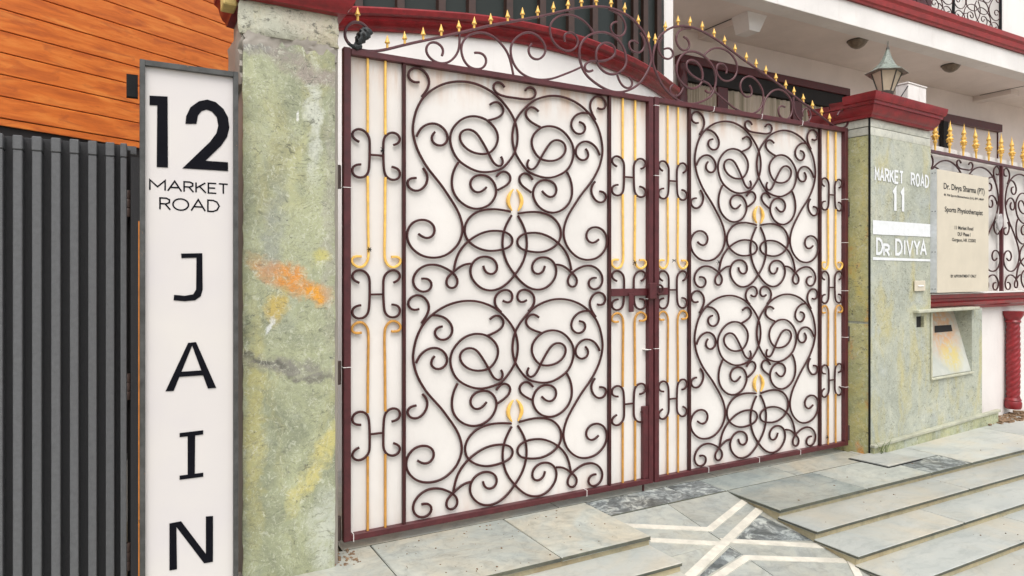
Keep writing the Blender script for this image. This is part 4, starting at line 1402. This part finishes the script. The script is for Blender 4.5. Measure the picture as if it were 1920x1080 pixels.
for c in [sR + 0.01 + pw / 2] + [sp1 + 0.03 + pw / 2 + (pw + 0.03) * q for q in range(2)]:
    lo = inv @ wall(c, NF, zr - 0.026 - zm1 * scz)
    put_motif(fe, lo, True, (pw / 1.137, 1, scz))
fin = G()
fin.lathe([(0.007, 0), (0.009, 0.03), (0.011, 0.055), (0.019, 0.066), (0.012, 0.074), (0.014, 0.085), (0.022, 0.098), (0.024, 0.112), (0.016, 0.124), (0.019, 0.140), (0.014, 0.152), (0.013, 0.165), (0.020, 0.174), (0.016, 0.182), (0.009, 0.205), (0.003, 0.232), (0.0005, 0.25)], seg=12)
for (zz, rr, q, nq) in ((0.105, 0.026, 0.007, 6), (0.088, 0.022, 0.006, 6), (0.135, 0.020, 0.006, 5), (0.168, 0.017, 0.005, 4)):
    for i in range(nq):
        a = 2 * math.pi * i / nq + zz * 40
        fin.lathe([(0.0008, -q), (q * .8, -q * .5), (q, 0), (q * .8, q * .6), (0.0008, q)], (rr * math.cos(a), rr * math.sin(a), zz), 6)
fin_me = fin.mesh('gold_finial', M['gold'], smooth=True)
s0f = wsx(1753.5, 250, NF)
s1f = wsx(1898, 300, NF)
for i in range(16):
    lo = inv @ wall(s0f + (s1f - s0f) * i / 6, NF, zr)
    place('gold_finial', fin_me, fe, lo, (0.82, 0.82, 1.0), (random.uniform(-.03, .03), random.uniform(-.04, .04), i * 0.7))
# horse head casting on the post
hp = [on_wall(x, y, NF - 0.02) for x, y in ((1866, 400), (1870, 406), (1872, 402), (1876, 401), (1878, 412), (1877, 424), (1872, 433), (1870, 430), (1867, 418), (1868, 410))]
G().prism([wall(s_, NF - 0.032, z_) for s_, z_ in hp], WN * 0.015).make('head_casting', M['casting'], fe, bevel=0.003)

# --- doctor's board on the fence
NB = -0.048
b0, b1 = wsx(1757.5, 430, NB), wsx(1853.5, 430, NB)
zt0, zt1 = wz(1758, 317, NB), wz(1758, 549, NB)
bd = thing('name_board', 'beige printed name board of a physiotherapist fixed to the fence beside the pillar', 'sign', tuple(wall((b0 + b1) / 2, NB, zt1)), WA)
G().wbox(b0, b1, NB, NB + 0.003, zt1, zt0).make('panel', M['board'], bd)
G().wbox(b0 - 0.001, b0 + 0.018, NB + 0.0032, 0.012, zt1, zt0).make('side_frame', M['alu'], bd, bevel=0.001)
G().wbox(b1 - 0.016, b1, NB + 0.0032, 0.012, zt1, zt0).make('side_frame', M['black'], bd)
G().wbox(b0 + 0.018, b1 - 0.016, NB + 0.0033, 0.012, zt0 - 0.006, zt0 - 0.0005).make('side_frame', M['alu'], bd)
for yy in (0.03, 0.33, 0.66, 0.97):
    for nn in (NB + 0.014, NB + 0.034):
        p = wall(b0 - 0.0012, nn, zt1 + (zt0 - zt1) * yy)
        G().lathe([(0.003, -0.003), (0.003, 0.003)], p, 8).make('rivet', M['text'], bd)
for (txt, x0, x1, yc, hgt) in (('Dr. Divya Sharma (PT)', 597, 903, 262, 58), ('M. Phil Sports Biomechanics (I.A.), BPT, MIAP', 600, 898, 321, 22), ('Sports Physiotherapist', 605, 890, 428, 50),
                               ('11 Market Road', 680, 818, 551, 27), ('DLF Phase I', 702, 798, 598, 27), ('Gurgaon, HR 122002', 660, 838, 645, 32), ('BY APPOINTMENT ONLY', 650, 842, 911, 22)):
    sa, sb_ = w5(x0, yc, NB)[0], w5(x1, yc, NB)[0]
    xm = (x0 + x1) / 2
    za, zb = w5(xm, yc + hgt / 2, NB)[1], w5(xm, yc - hgt / 2, NB)[1]
    for vv, ff in text_words(txt):
        G().add([wall(sa + (sb_ - sa) * u, NB - 0.0012, za + (zb - za) * w) for u, w in vv], ff).make('printed_word', M['text'], bd)

# --- lantern on the pillar cap
lcap = zc0 + 0.152
ll = on_wall(1660, 176, 0.03)[0]
lo = wall(ll, 0.03, lcap + 0.012)
ln = thing('lantern', 'verdigris six sided lantern leaning on top of the red pillar cap', 'lantern', tuple(lo), WA)
k = 1.0
LT = Matrix.Translation(lo) @ Matrix.Rotation(R(4.5), 4, 'Y') @ Matrix.Rotation(R(12), 4, 'Z') @ Matrix.Scale(0.90, 4)
def lan(g):
    g.v = [LT @ p for p in g.v]
    return g
lan(G().lathe([(0.035, -0.03), (0.04, 0.0), (0.045, 0.012), (0.052, 0.02), (0.056, 0.045), (0.05, 0.05)], (0, 0, 0), 12)).make('base', M['bronze'], ln, smooth=True)
rb_, rt_, zb_, zt_ = 0.052, 0.102, 0.05, 0.19
for i in range(6):
    a, b = 2 * math.pi * i / 6, 2 * math.pi * (i + 1) / 6
    q = [Vector((rb_ * math.cos(a), rb_ * math.sin(a), zb_)), Vector((rb_ * math.cos(b), rb_ * math.sin(b), zb_)), Vector((rt_ * math.cos(b), rt_ * math.sin(b), zt_)), Vector((rt_ * math.cos(a), rt_ * math.sin(a), zt_))]
    lan(G().prism([p * 0.97 + Vector((0, 0, p.z * 0.03)) for p in q], Vector((-math.cos((a + b) / 2), -math.sin((a + b) / 2), 0)) * 0.003)).make('pane', M['lampglass'], ln)
    lan(G().tube([q[0], (q[0] + q[3]) / 2, q[3]], 0.0042, up=(math.cos(a), math.sin(a), 0))).make('bar', M['bronze'], ln)
rf = G()
prof = [(0.098, 0.188), (0.150, 0.186), (0.150, 0.190), (0.118, 0.206), (0.088, 0.228), (0.060, 0.258), (0.038, 0.295), (0.022, 0.335), (0.012, 0.37)]
rf.lathe(prof, (0, 0, 0), 6)
lan(rf).make('roof', M['verdigris'], ln, bevel=0.0015)
lan(G().lathe([(0.012, 0.37), (0.013, 0.376), (0.006, 0.395), (0.003, 0.425), (0.001, 0.44)], (0, 0, 0), 8)).make('finial', M['bronze'], ln, smooth=True)

jb0 = on_wall(1703, 193, 0.34)
jb1 = on_wall(1737, 166, 0.34)
jb = thing('junction_box', 'white painted box with flaking edges on the pillar cap behind the lantern', 'box', tuple(wall(jb0[0], 0.34, lcap - 0.002)), WA)
G().wbox(jb0[0], jb1[0], 0.34, 0.44, lcap - 0.03, jb1[1]).make('case', M['flaky'], jb, bevel=0.005)
G().wbox(jb0[0] - 0.006, jb1[0] + 0.006, 0.334, 0.446, jb1[1] + 0.0005, jb1[1] + 0.012).make('lid', M['flaky'], jb, bevel=0.003)
G().tube([wall(ll + 0.04, 0.05, lcap + 0.03), wall((ll + jb0[0]) / 2 + .02, 0.2, lcap + 0.085), wall(jb0[0] + 0.005, 0.345, jb1[1] - 0.02)], 0.004, square=False).make('wire', M['black'], jb, smooth=True)

# ------------------------------------------------------------------ light-box sign 12 MARKET ROAD JAIN
SY = -0.25
sx0, sx1 = on_y(262, 500, SY).x, on_y(447, 500, SY).x
st = on_y(262, 110, SY).z
sg = thing('light_box_sign', 'tall narrow white light box sign reading 12 MARKET ROAD JAIN in black', 'sign', ((sx0 + sx1) / 2, SY, -0.25))
fw = 0.0165
sbz = -0.26
G().box(sx0, sx0 + fw, SY, SY + 0.085, sbz, st).make('frame', M['signframe'], sg, bevel=0.001)
G().box(sx1 - fw, sx1, SY, SY + 0.085, sbz, st).make('frame', M['signframe'], sg, bevel=0.001)
G().box(sx0 + fw, sx1 - fw, SY + 0.0005, SY + 0.085, st - fw * 1.15, st - 0.0005).make('frame', M['signframe'], sg, bevel=0.001)
G().box(sx0 + fw, sx1 - fw, SY + 0.018, SY + 0.024, sbz, st - fw * 1.15).make('face', M['signface'], sg)
for (za, zb) in ((0.30, 1.32), (-0.24, 0.285)):
    G().box(sx0 - 0.004, sx0 - 0.0005, SY + 0.02, SY + 0.075, za, zb).make('side_strip', M['orange'], sg)
FY_ = SY + 0.018
def sgn(o, pts, th=0.0025, lift=0.0004):
    q = [on_y(x, y, FY_ - lift) for x, y in zp(*o, pts)]
    return q
L1, L2, L3 = (0, 0, 2.8424), (0, 360, 2.8424), (0, 700, 2.8424)
def glyph(polys):
    g = G()
    for i, (o, pts) in enumerate(polys):
        g.prism(sgn(o, pts), (0, -0.002 - 0.0004 * i, 0))
    g.make('letter', M['letter'], sg)
glyph([(L1, [(797, 510), (893, 515), (895, 893), (835, 890), (838, 562), (797, 560)])])
glyph([(L1, [(988, 660), (992, 620), (1015, 572), (1060, 540), (1105, 531), (1150, 545), (1190, 580), (1215, 625), (1222, 680), (1210, 730), (1180, 775), (1095, 857), (1215, 865), (1215, 912), (972, 897), (1120, 755), (1153, 710), (1163, 670), (1155, 625), (1130, 595), (1100, 584), (1075, 592), (1055, 615), (1047, 660)])])
glyph([(L2, [(965, 328), (1078, 326), (1080, 520), (1070, 555), (1040, 577), (985, 582), (925, 577), (928, 548), (985, 553), (1030, 545), (1045, 520), (1047, 350), (967, 352)])])
glyph([(L2, [(1003, 803), (1030, 803), (925, 1060), (882, 1062)]), (L2, [(1018, 802), (1045, 800), (1152, 1043), (1108, 1047)]), (L2, [(962, 958), (1078, 950), (1085, 976), (952, 985)])])
glyph([(L3, [(957, 318), (1083, 303), (1083, 325), (1040, 331), (1038, 535), (1083, 529), (1083, 550), (957, 567), (957, 545), (1000, 540), (1000, 335), (957, 340)])])
glyph([(L3, [(903, 800), (965, 788), (1097, 962), (1097, 763), (1135, 760), (1135, 1003), (1088, 1012), (940, 818), (943, 1043), (903, 1050)])])
def spt(a, z, l):
    return Vector((a, FY_ - l, z))
wd = {'M': 1.25, 'A': 1.15, 'R': 0.8, 'K': 0.85, 'E': 0.7, 'T': 0.8, 'O': 1.25, 'D': 0.95}
x0_, x1_ = on_y(281, 340, FY_).x, on_y(427, 350, FY_).x
z1_, z0_ = on_y(281, 337, FY_).z, on_y(281, 356, FY_).z
word(sg, 'MARKET', spread('MARKET', x0_, x1_, z0_, z1_, wd, 0.22), 0.0052, 0.001, spt, M['letter'])
x0_, x1_ = on_y(300, 380, FY_).x, on_y(411, 380, FY_).x
z1_, z0_ = on_y(300, 371, FY_).z, on_y(300, 392.5, FY_).z
word(sg, 'ROAD', spread('ROAD', x0_, x1_, z0_, z1_, wd, 0.22), 0.0052, 0.001, spt, M['letter'])
bk0, bk1 = on_y(237, 180, -0.20), on_y(237, 138, -0.20)
G().box(bk0.x, sx0 - 0.005, -0.20, -0.17, bk0.z, bk1.z).make('bracket', M['black'], sg)

# ------------------------------------------------------------------ charcoal slatted gate on the left
DY = 0.0
gt = on_y(0, 248, DY).z
dg = thing('slatted_gate', 'charcoal metal gate of vertical slats left of the white sign', 'gate', (-1.3, 0, -0.2))
xe = on_y(226, 500, DY).x
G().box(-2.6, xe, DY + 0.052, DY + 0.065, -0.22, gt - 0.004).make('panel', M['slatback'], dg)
G().box(-2.6, on_y(256, 300, DY).x, DY + 0.066, DY + 0.09, gt - 0.03, gt - 0.001).make('top_rail', M['slat'], dg)
pts = [(24, 42), (60, 78), (96, 113.5), (131, 147.5), (165.5, 181.5), (198.5, 214.5), (226, 236)]
xs = [(on_y(a, 500, DY).x, on_y(b, 500, DY).x) for a, b in pts]
pit = (xs[5][0] - xs[0][0]) / 5
xs = [(xs[0][0] - pit * i, xs[0][1] - pit * i) for i in range(18, 0, -1)] + xs
xs[-1] = (xs[-1][0], xs[-1][0] + 0.02)
slat_me = None
for (a, b) in xs:
    w = b - a
    zt_ = gt - 0.055
    G().box(a, b, DY, DY + 0.0518, -0.22, zt_).make('slat', M['slat'], dg, bevel=0.0025)
    G().box(a - 0.001, b + 0.001, DY - 0.003, DY + 0.0518, zt_ + 0.001, gt - 0.004 + random.uniform(-.001, .001)).make('slat_cap', M['slat'], dg, bevel=0.003)
xp0, xp1 = on_y(245, 500, DY).x, on_y(270, 500, DY).x
G().box(xp0, xp1, DY + 0.01, DY + 0.06, -0.22, gt - 0.05).make('post', M['slatback'], dg)
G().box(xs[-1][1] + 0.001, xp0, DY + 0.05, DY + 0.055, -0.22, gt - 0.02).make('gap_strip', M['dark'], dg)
for (ya, yb_) in ((355, 406), (702, 752), (1022, 1075)):
    h0, h1 = on_y(237, yb_, DY - 0.01), on_y(237, ya, DY - 0.01)
    gg = G()
    for q in range(3):
        za = h0.z + (h1.z - h0.z) * q / 3
        gg.lathe([(0.010, 0.001), (0.011, 0.003), (0.011, (h1.z - h0.z) / 3 - 0.003), (0.010, (h1.z - h0.z) / 3 - 0.001)], (h0.x + 0.003, DY + 0.015, za), 12)
    gg.make('hinge', M['hinge'], dg, smooth=True)

# ------------------------------------------------------------------ wood clad neighbour
ca = R(30.85)
w0 = on_depth(0, 230, 4.7)
nb_ = thing('clad_building', 'neighbouring building faced with orange wooden boards above the charcoal gate', 'building', (w0.x, w0.y, -0.3), ca)
ce = Vector((math.cos(ca), math.sin(ca), 0))
cn_ = Vector((math.sin(ca), -math.cos(ca), 0))
bh = 0.15
zlow = w0.z + 0.030
def cl(u, n, z):
    return Vector((w0.x, w0.y, 0)) + ce * u + cn_ * n + Vector((0, 0, z))
def clbox(u0, u1, n0, n1, z0, z1):
    return G().hexa([cl(u0, n0, z0), cl(u1, n0, z0), cl(u1, n1, z0), cl(u0, n1, z0), cl(u0, n0, z1), cl(u1, n0, z1), cl(u1, n1, z1), cl(u0, n1, z1)])
clbox(-3.0, 1.9, -0.2, -0.002, -0.3, 5.2).make('wall', M['dark'], nb_)
for i in range(20):
    clbox(-3.0, 1.9, 0.0, 0.022, zlow + bh * i + 0.0035, zlow + bh * (i + 1) - 0.0035).make('board', M['wood'], nb_, bevel=0.003)
clbox(-3.0, 1.9, 0.0, 0.016, zlow - 0.05, zlow - 0.002).make('trim_board', M['wood'], nb_, bevel=0.003)

# ------------------------------------------------------------------ house behind the gate
hz = thing('house', 'white house with a round red banded bay, porch window and balcony behind the gate', 'house', (3.0, 1.5, -0.1))
ZC = 2.54
low = [(520, 60), (590, 58.5), (659, 58), (711, 60), (776, 63.5), (857, 68.5), (922, 75), (987, 85.5), (1051, 100), (1116, 120), (1181, 147), (1215, 165), (1239, 181), (1256, 193)]
path = []
for (x, y) in low:
    p = on_depth(x, y, (ZC - CAM.z) * FOC / (HOR - y))
    path.append((p.x, p.y))
sm = smooth_curve(path, 0.06, 6)
path = [(p[0], p[1]) for p in sm]
G().sweep(path, [(0, 0), (0, ZC + 0.115), (-0.15, ZC + 0.115), (-0.15, 0)], side=1).make('bay_wall', M['white'], hz, smooth=True)
G().sweep(path, [(0.001, 0.0), (0.020, 0.0), (0.024, 0.014), (0.045, 0.024), (0.058, 0.048), (0.052, 0.056), (0.056, 0.066), (0.080, 0.078), (0.088, 0.104), (0.078, 0.116), (0.001, 0.122)], side=1, z0=ZC).make('bay_cornice', M['red'], hz, smooth=True)
# glazing on top of the cornice
gp = []
def glass_pt(px):
    best = min(path, key=lambda q: abs(px_of(q) - px))
    return best
def px_of(q):
    d = Vector((q[0], q[1], 0)) - Vector((CAM.x, CAM.y, 0))
    fwd = d.x * FX + d.y * FY
    lat = d.x * FY - d.y * FX
    return 960 + FOC * lat / fwd
win = G()
win.sweep(path, [(-0.05, ZC + 0.12), (-0.05, ZC + 2.2), (-0.06, ZC + 2.2), (-0.06, ZC + 0.12)], side=1)
wo = win.make('window', M['glass'], hz, smooth=True)
for px in (600, 684, 751, 823, 892, 957, 1024, 1076, 1121, 1160, 1192, 1214, 1240):
    q = glass_pt(px)
    G().box(q[0] - 0.022, q[0] + 0.022, q[1] + 0.012, q[1] + 0.06, ZC + 0.121, ZC + 2.2).make('mullion', M['mullion'], wo)
# pier between bay and porch
pf = on_y(1245, 100, 1.5)
pr = on_y(1263, 100, 1.5).x
G().box(pf.x, pr, 1.5, 1.75, 0.0, 3.749).make('pier', M['white'], hz, bevel=0.006)
# porch: back wall, soffit, fascia, cornice
YB, YF, ZS = 2.6, 1.6, 3.75
G().box(2.2, 19.0, YB, YB + 0.25, -0.1, ZS).make('back_wall', M['pink'], hz)
G().box(3.2, 19.0, YF + 0.20, YB + 0.24, ZS + 0.001, ZS + 0.18).make('porch_soffit', M['pink'], hz)
ft = on_y(1586, 0, YF).z
G().box(3.0, 19.0, YF, YF + 0.198, ZS - 0.02, ft).make('fascia', M['white'], hz, bevel=0.004)
G().sweep([(3.0, YF), (19.0, YF)], [(0, 0), (0.03, 0.0), (0.034, 0.018), (0.05, 0.03), (0.06, 0.075), (0.052, 0.085), (0.056, 0.10), (0.075, 0.115), (0.08, 0.165), (0.05, 0.17), (0.05, 0.19), (0, 0.20)], side=1, z0=ft + 0.001).make('balcony_cornice', M['redroof'], hz, smooth=True)
zfl = ft + 0.201
G().box(3.0, 19.0, YF + 0.02, 4.0, ft + 0.002, zfl).make('balcony_floor', M['white'], hz)
# soffit beams with a splayed end block
for (px, py) in ((1427, 12), (1850, 176)):
    q = on_z(px, py, ZS)
    bx = q.x
    G().box(bx, bx + 0.22, YF + 0.50, YB - 0.001, ZS - 0.07, ZS + 0.0005).make('soffit_beam', M['pink'], hz)
    if px < 1500:
        G().hexa([(bx + 0.03, YF + 0.32, ZS - 0.17), (bx + 0.17, YF + 0.32, ZS - 0.17), (bx + 0.17, YF + 0.50, ZS - 0.17), (bx + 0.03, YF + 0.50, ZS - 0.17),
                  (bx - 0.03, YF + 0.29, ZS), (bx + 0.25, YF + 0.29, ZS), (bx + 0.25, YF + 0.50, ZS), (bx - 0.03, YF + 0.50, ZS)]).make('corbel', M['white'], hz)
    G().box(bx - 0.012, bx - 0.001, YF + 0.32, YB - 0.1, ZS - 0.004, ZS + 0.0004).make('beam_gap_line', M['bronze'], hz)  # added dark strip standing for the gap line along the beam
# porch window
a_, b_ = on_y(1265, 102, YB), on_y(1581, 172, YB)
zwt = (a_.z + b_.z) / 2 - 0.0
wx0, wx1 = a_.x, b_.x
pwn = G().box(wx0 + 0.09, wx1 - 0.06, YB - 0.006, YB - 0.002, 1.0, zwt - 0.06).make('window', M['dark'], hz)
G().box(wx0, wx1, YB - 0.10, YB - 0.001, zwt - 0.09, zwt).make('frame', M['windowred'], pwn, bevel=0.005)
G().box(wx0 + 0.09, wx1 - 0.09, YB - 0.07, YB - 0.0065, zwt - 0.26, zwt - 0.0905).make('frame', M['dark'], pwn)
G().box(wx1 - 0.07, wx1, YB - 0.10, YB - 0.001, 0.9, zwt - 0.0905).make('frame', M['windowred'], pwn, bevel=0.005)
g = G()
v, f = [], []
for j in range(81):
    z = 1.2 + (zwt - 0.0905 - 1.2) * j / 80
    for i in range(12):
        a = 2 * math.pi * i / 12
        r = 0.055 * (1 + 0.13 * math.cos(3 * a + j * 0.9))
        v.append((wx0 + 0.06 + r * math.cos(a), YB - 0.055 + r * 0.8 * math.sin(a), z))
for j in range(80):
    for i in range(12):
        kk = (i + 1) % 12
        f.append((j * 12 + i, j * 12 + kk, (j + 1) * 12 + kk, (j + 1) * 12 + i))
g.add(v, f).make('frame', M['windowred'], pwn, smooth=True)
for (pa_, pb_) in ((1345, 1364), (1486, 1503)):
    xa, xb = on_y(pa_, 170, YB - 0.05).x, on_y(pb_, 170, YB - 0.05).x
    G().box(xa, xb, YB - 0.06, YB - 0.007, 1.0, zwt - 0.2605).make('mullion', M['windowred'], pwn, bevel=0.004)
for (pa_, pb_) in ((1280, 1344), (1365, 1485), (1504, 1578)):
    xa, xb = on_y(pa_, 170, YB - 0.02).x, on_y(pb_, 170, YB - 0.02).x
    n = 60
    v, f = [], []
    for i in range(n + 1):
        x = xa + (xb - xa) * i / n
        y = YB - 0.028 + 0.010 * math.sin(i * 1.3) + 0.006 * math.sin(i * 0.53 + pa_)
        v += [(x, y, 1.0), (x, y, zwt - 0.27)]
    f = [(2 * i, 2 * i + 2, 2 * i + 3, 2 * i + 1) for i in range(n)]
    G().add(v, f).make('curtain', M['curtain'], pwn, smooth=True)
# second window, right of the pillar cap
c0, c1 = on_y(1764, 212, YB), on_y(1868, 238, YB)
w2z = (c0.z + c1.z) / 2
w2 = G().box(c0.x, c1.x, YB - 0.012, YB - 0.004, 1.0, w2z).make('window', M['pink'], hz)
G().box(c0.x - 0.06, c1.x + 0.02, YB - 0.075, YB - 0.0125, w2z - 0.11, w2z).make('frame', M['windowred'], w2)
G().box(c0.x - 0.06, c0.x + 0.06, YB - 0.075, YB - 0.0125, 1.0, w2z - 0.1105).make('frame', M['dark'], w2)
G().box(c1.x - 0.012, c1.x, YB - 0.03, YB - 0.0125, 1.0, w2z - 0.1105).make('frame', M['windowred'], w2)
# upper floor
G().box(3.0, 19.0, 3.6, 3.8, zfl + 0.001, 8.0).make('upper_wall', M['white'], hz)
d0, d1 = on_y(1640, 10, 3.55).x, on_y(1748, 10, 3.55).x
G().box(d0, d1, 3.56, 3.599, zfl + 0.002, 7.0).make('balcony_door', M['windowred'], hz)
up0 = on_y(1876, 30, YF + 0.03).x
G().box(up0 + 0.02, up0 + 3.0, YF + 0.01, YF + 0.5, zfl + 0.001, 7.5).make('upper_pier', M['white'], hz, bevel=0.01)
G().box(3.0, 6.0, YB + 0.3, 3.55, -0.1, ZS).make('inner_wall', M['dark'], hz)

# ceiling lamps under the porch
for i, (px, py, lab) in enumerate(((1608, 76, 'dark bowl ceiling lamp under the balcony, left of the lantern'), (1783, 122, 'dark bowl ceiling lamp under the balcony, right of the lantern'))):
    q = on_z(px, py, ZS)
    lm = thing('ceiling_lamp', lab, 'ceiling lamp', (q.x, q.y, ZS - 0.09), group='bowl lamps under the balcony')
    G().lathe([(0.004, -0.092), (0.03, -0.088), (0.07, -0.065), (0.095, -0.035), (0.105, -0.012)], (q.x, q.y, ZS), 24).make('bowl', M['ceilglass'], lm, smooth=True)
    G().lathe([(0.108, -0.012), (0.112, -0.008), (0.112, -0.001), (0.10, 0.0)], (q.x, q.y, ZS), 24).make('rim', M['bronze'], lm, smooth=True)

# balcony railing
br = thing('balcony_railing', 'black iron scroll railing on the red edged balcony at the top right', 'railing', (up0 - 0.5, YF + 0.03, zfl))
r1 = on_y(1788, 20, YF + 0.03).x
r2 = up0
pw2 = r2 - r1
zbar = ft + 0.201
scz2 = 0.80
for i in range(4):
    xp = r2 - pw2 * i
    G().box(xp - 0.012, xp + 0.012, YF + 0.02, YF + 0.044, zbar, zbar + 0.95).make('post', M['black'], br)
    if i < 3:
        c = r2 - pw2 * (i + 0.5)
        put_motif(br, (c - (up0 - 0.5), 0.002, zbar + 0.012 - zm0 * scz2 - zfl), True, (pw2 / 1.137, 1, scz2))
G().box(r2 - pw2 * 3, r2, YF + 0.016, YF + 0.048, zbar + 0.951, zbar + 0.99).make('rail', M['black'], br)

# ------------------------------------------------------------------ weeds and grit
wt = on_wall(1652, 838, -0.03)
wd_ = thing('weed_tuft', 'thin green weed growing at the ledge corner of the lettered pillar', 'weed', tuple(wall(wt[0], -0.05, lz)), WA)
M['weed'] = paint('weed_green', (0.11, 0.15, 0.045), 0.6, 0.4)
wr = random.Random(21)
for i in range(9):
    b0_ = wall(wt[0] + wr.uniform(-.03, .05), -0.036 + wr.uniform(-.012, .0), lz)
    dv = Vector((wr.uniform(-.06, .09), wr.uniform(-.05, .02), wr.uniform(.05, .12)))
    G().tube([b0_, b0_ + dv * .5 + Vector((0, 0, .012)), b0_ + dv], 0.0022, square=False, sides=5, taper=[1, .8, .2]).make('blade', M['weed'], wd_, smooth=True)
gg = G()
for i in range(150):
    if wr.random() < 0.6:
        k_ = wr.randrange(0, 5)
        x = wr.uniform(XR + 0.1, 5.5)
        y0_, z = right_edges[k_]
        y = wr.uniform(y0_ + 0.01, y0_ + 0.19)
    else:
        x, y, z = wr.uniform(0.1, 1.2), wr.uniform(-0.5, -0.03), lz
    r = wr.choice((0.0012, 0.0016, 0.002, 0.003))
    gg.hexa([(x + sx * r * wr.uniform(.5, 1.5), y + sy * r * wr.uniform(.5, 1.5), z + 0.0006 + (0 if sz < 0 else r * wr.uniform(.5, 1.2))) for sz in (-1, 1) for sx, sy in ((-1, -1), (1, -1), (1, 1), (-1, 1))])
gg.make('grit', M['soil']).__setitem__('kind', 'stuff')
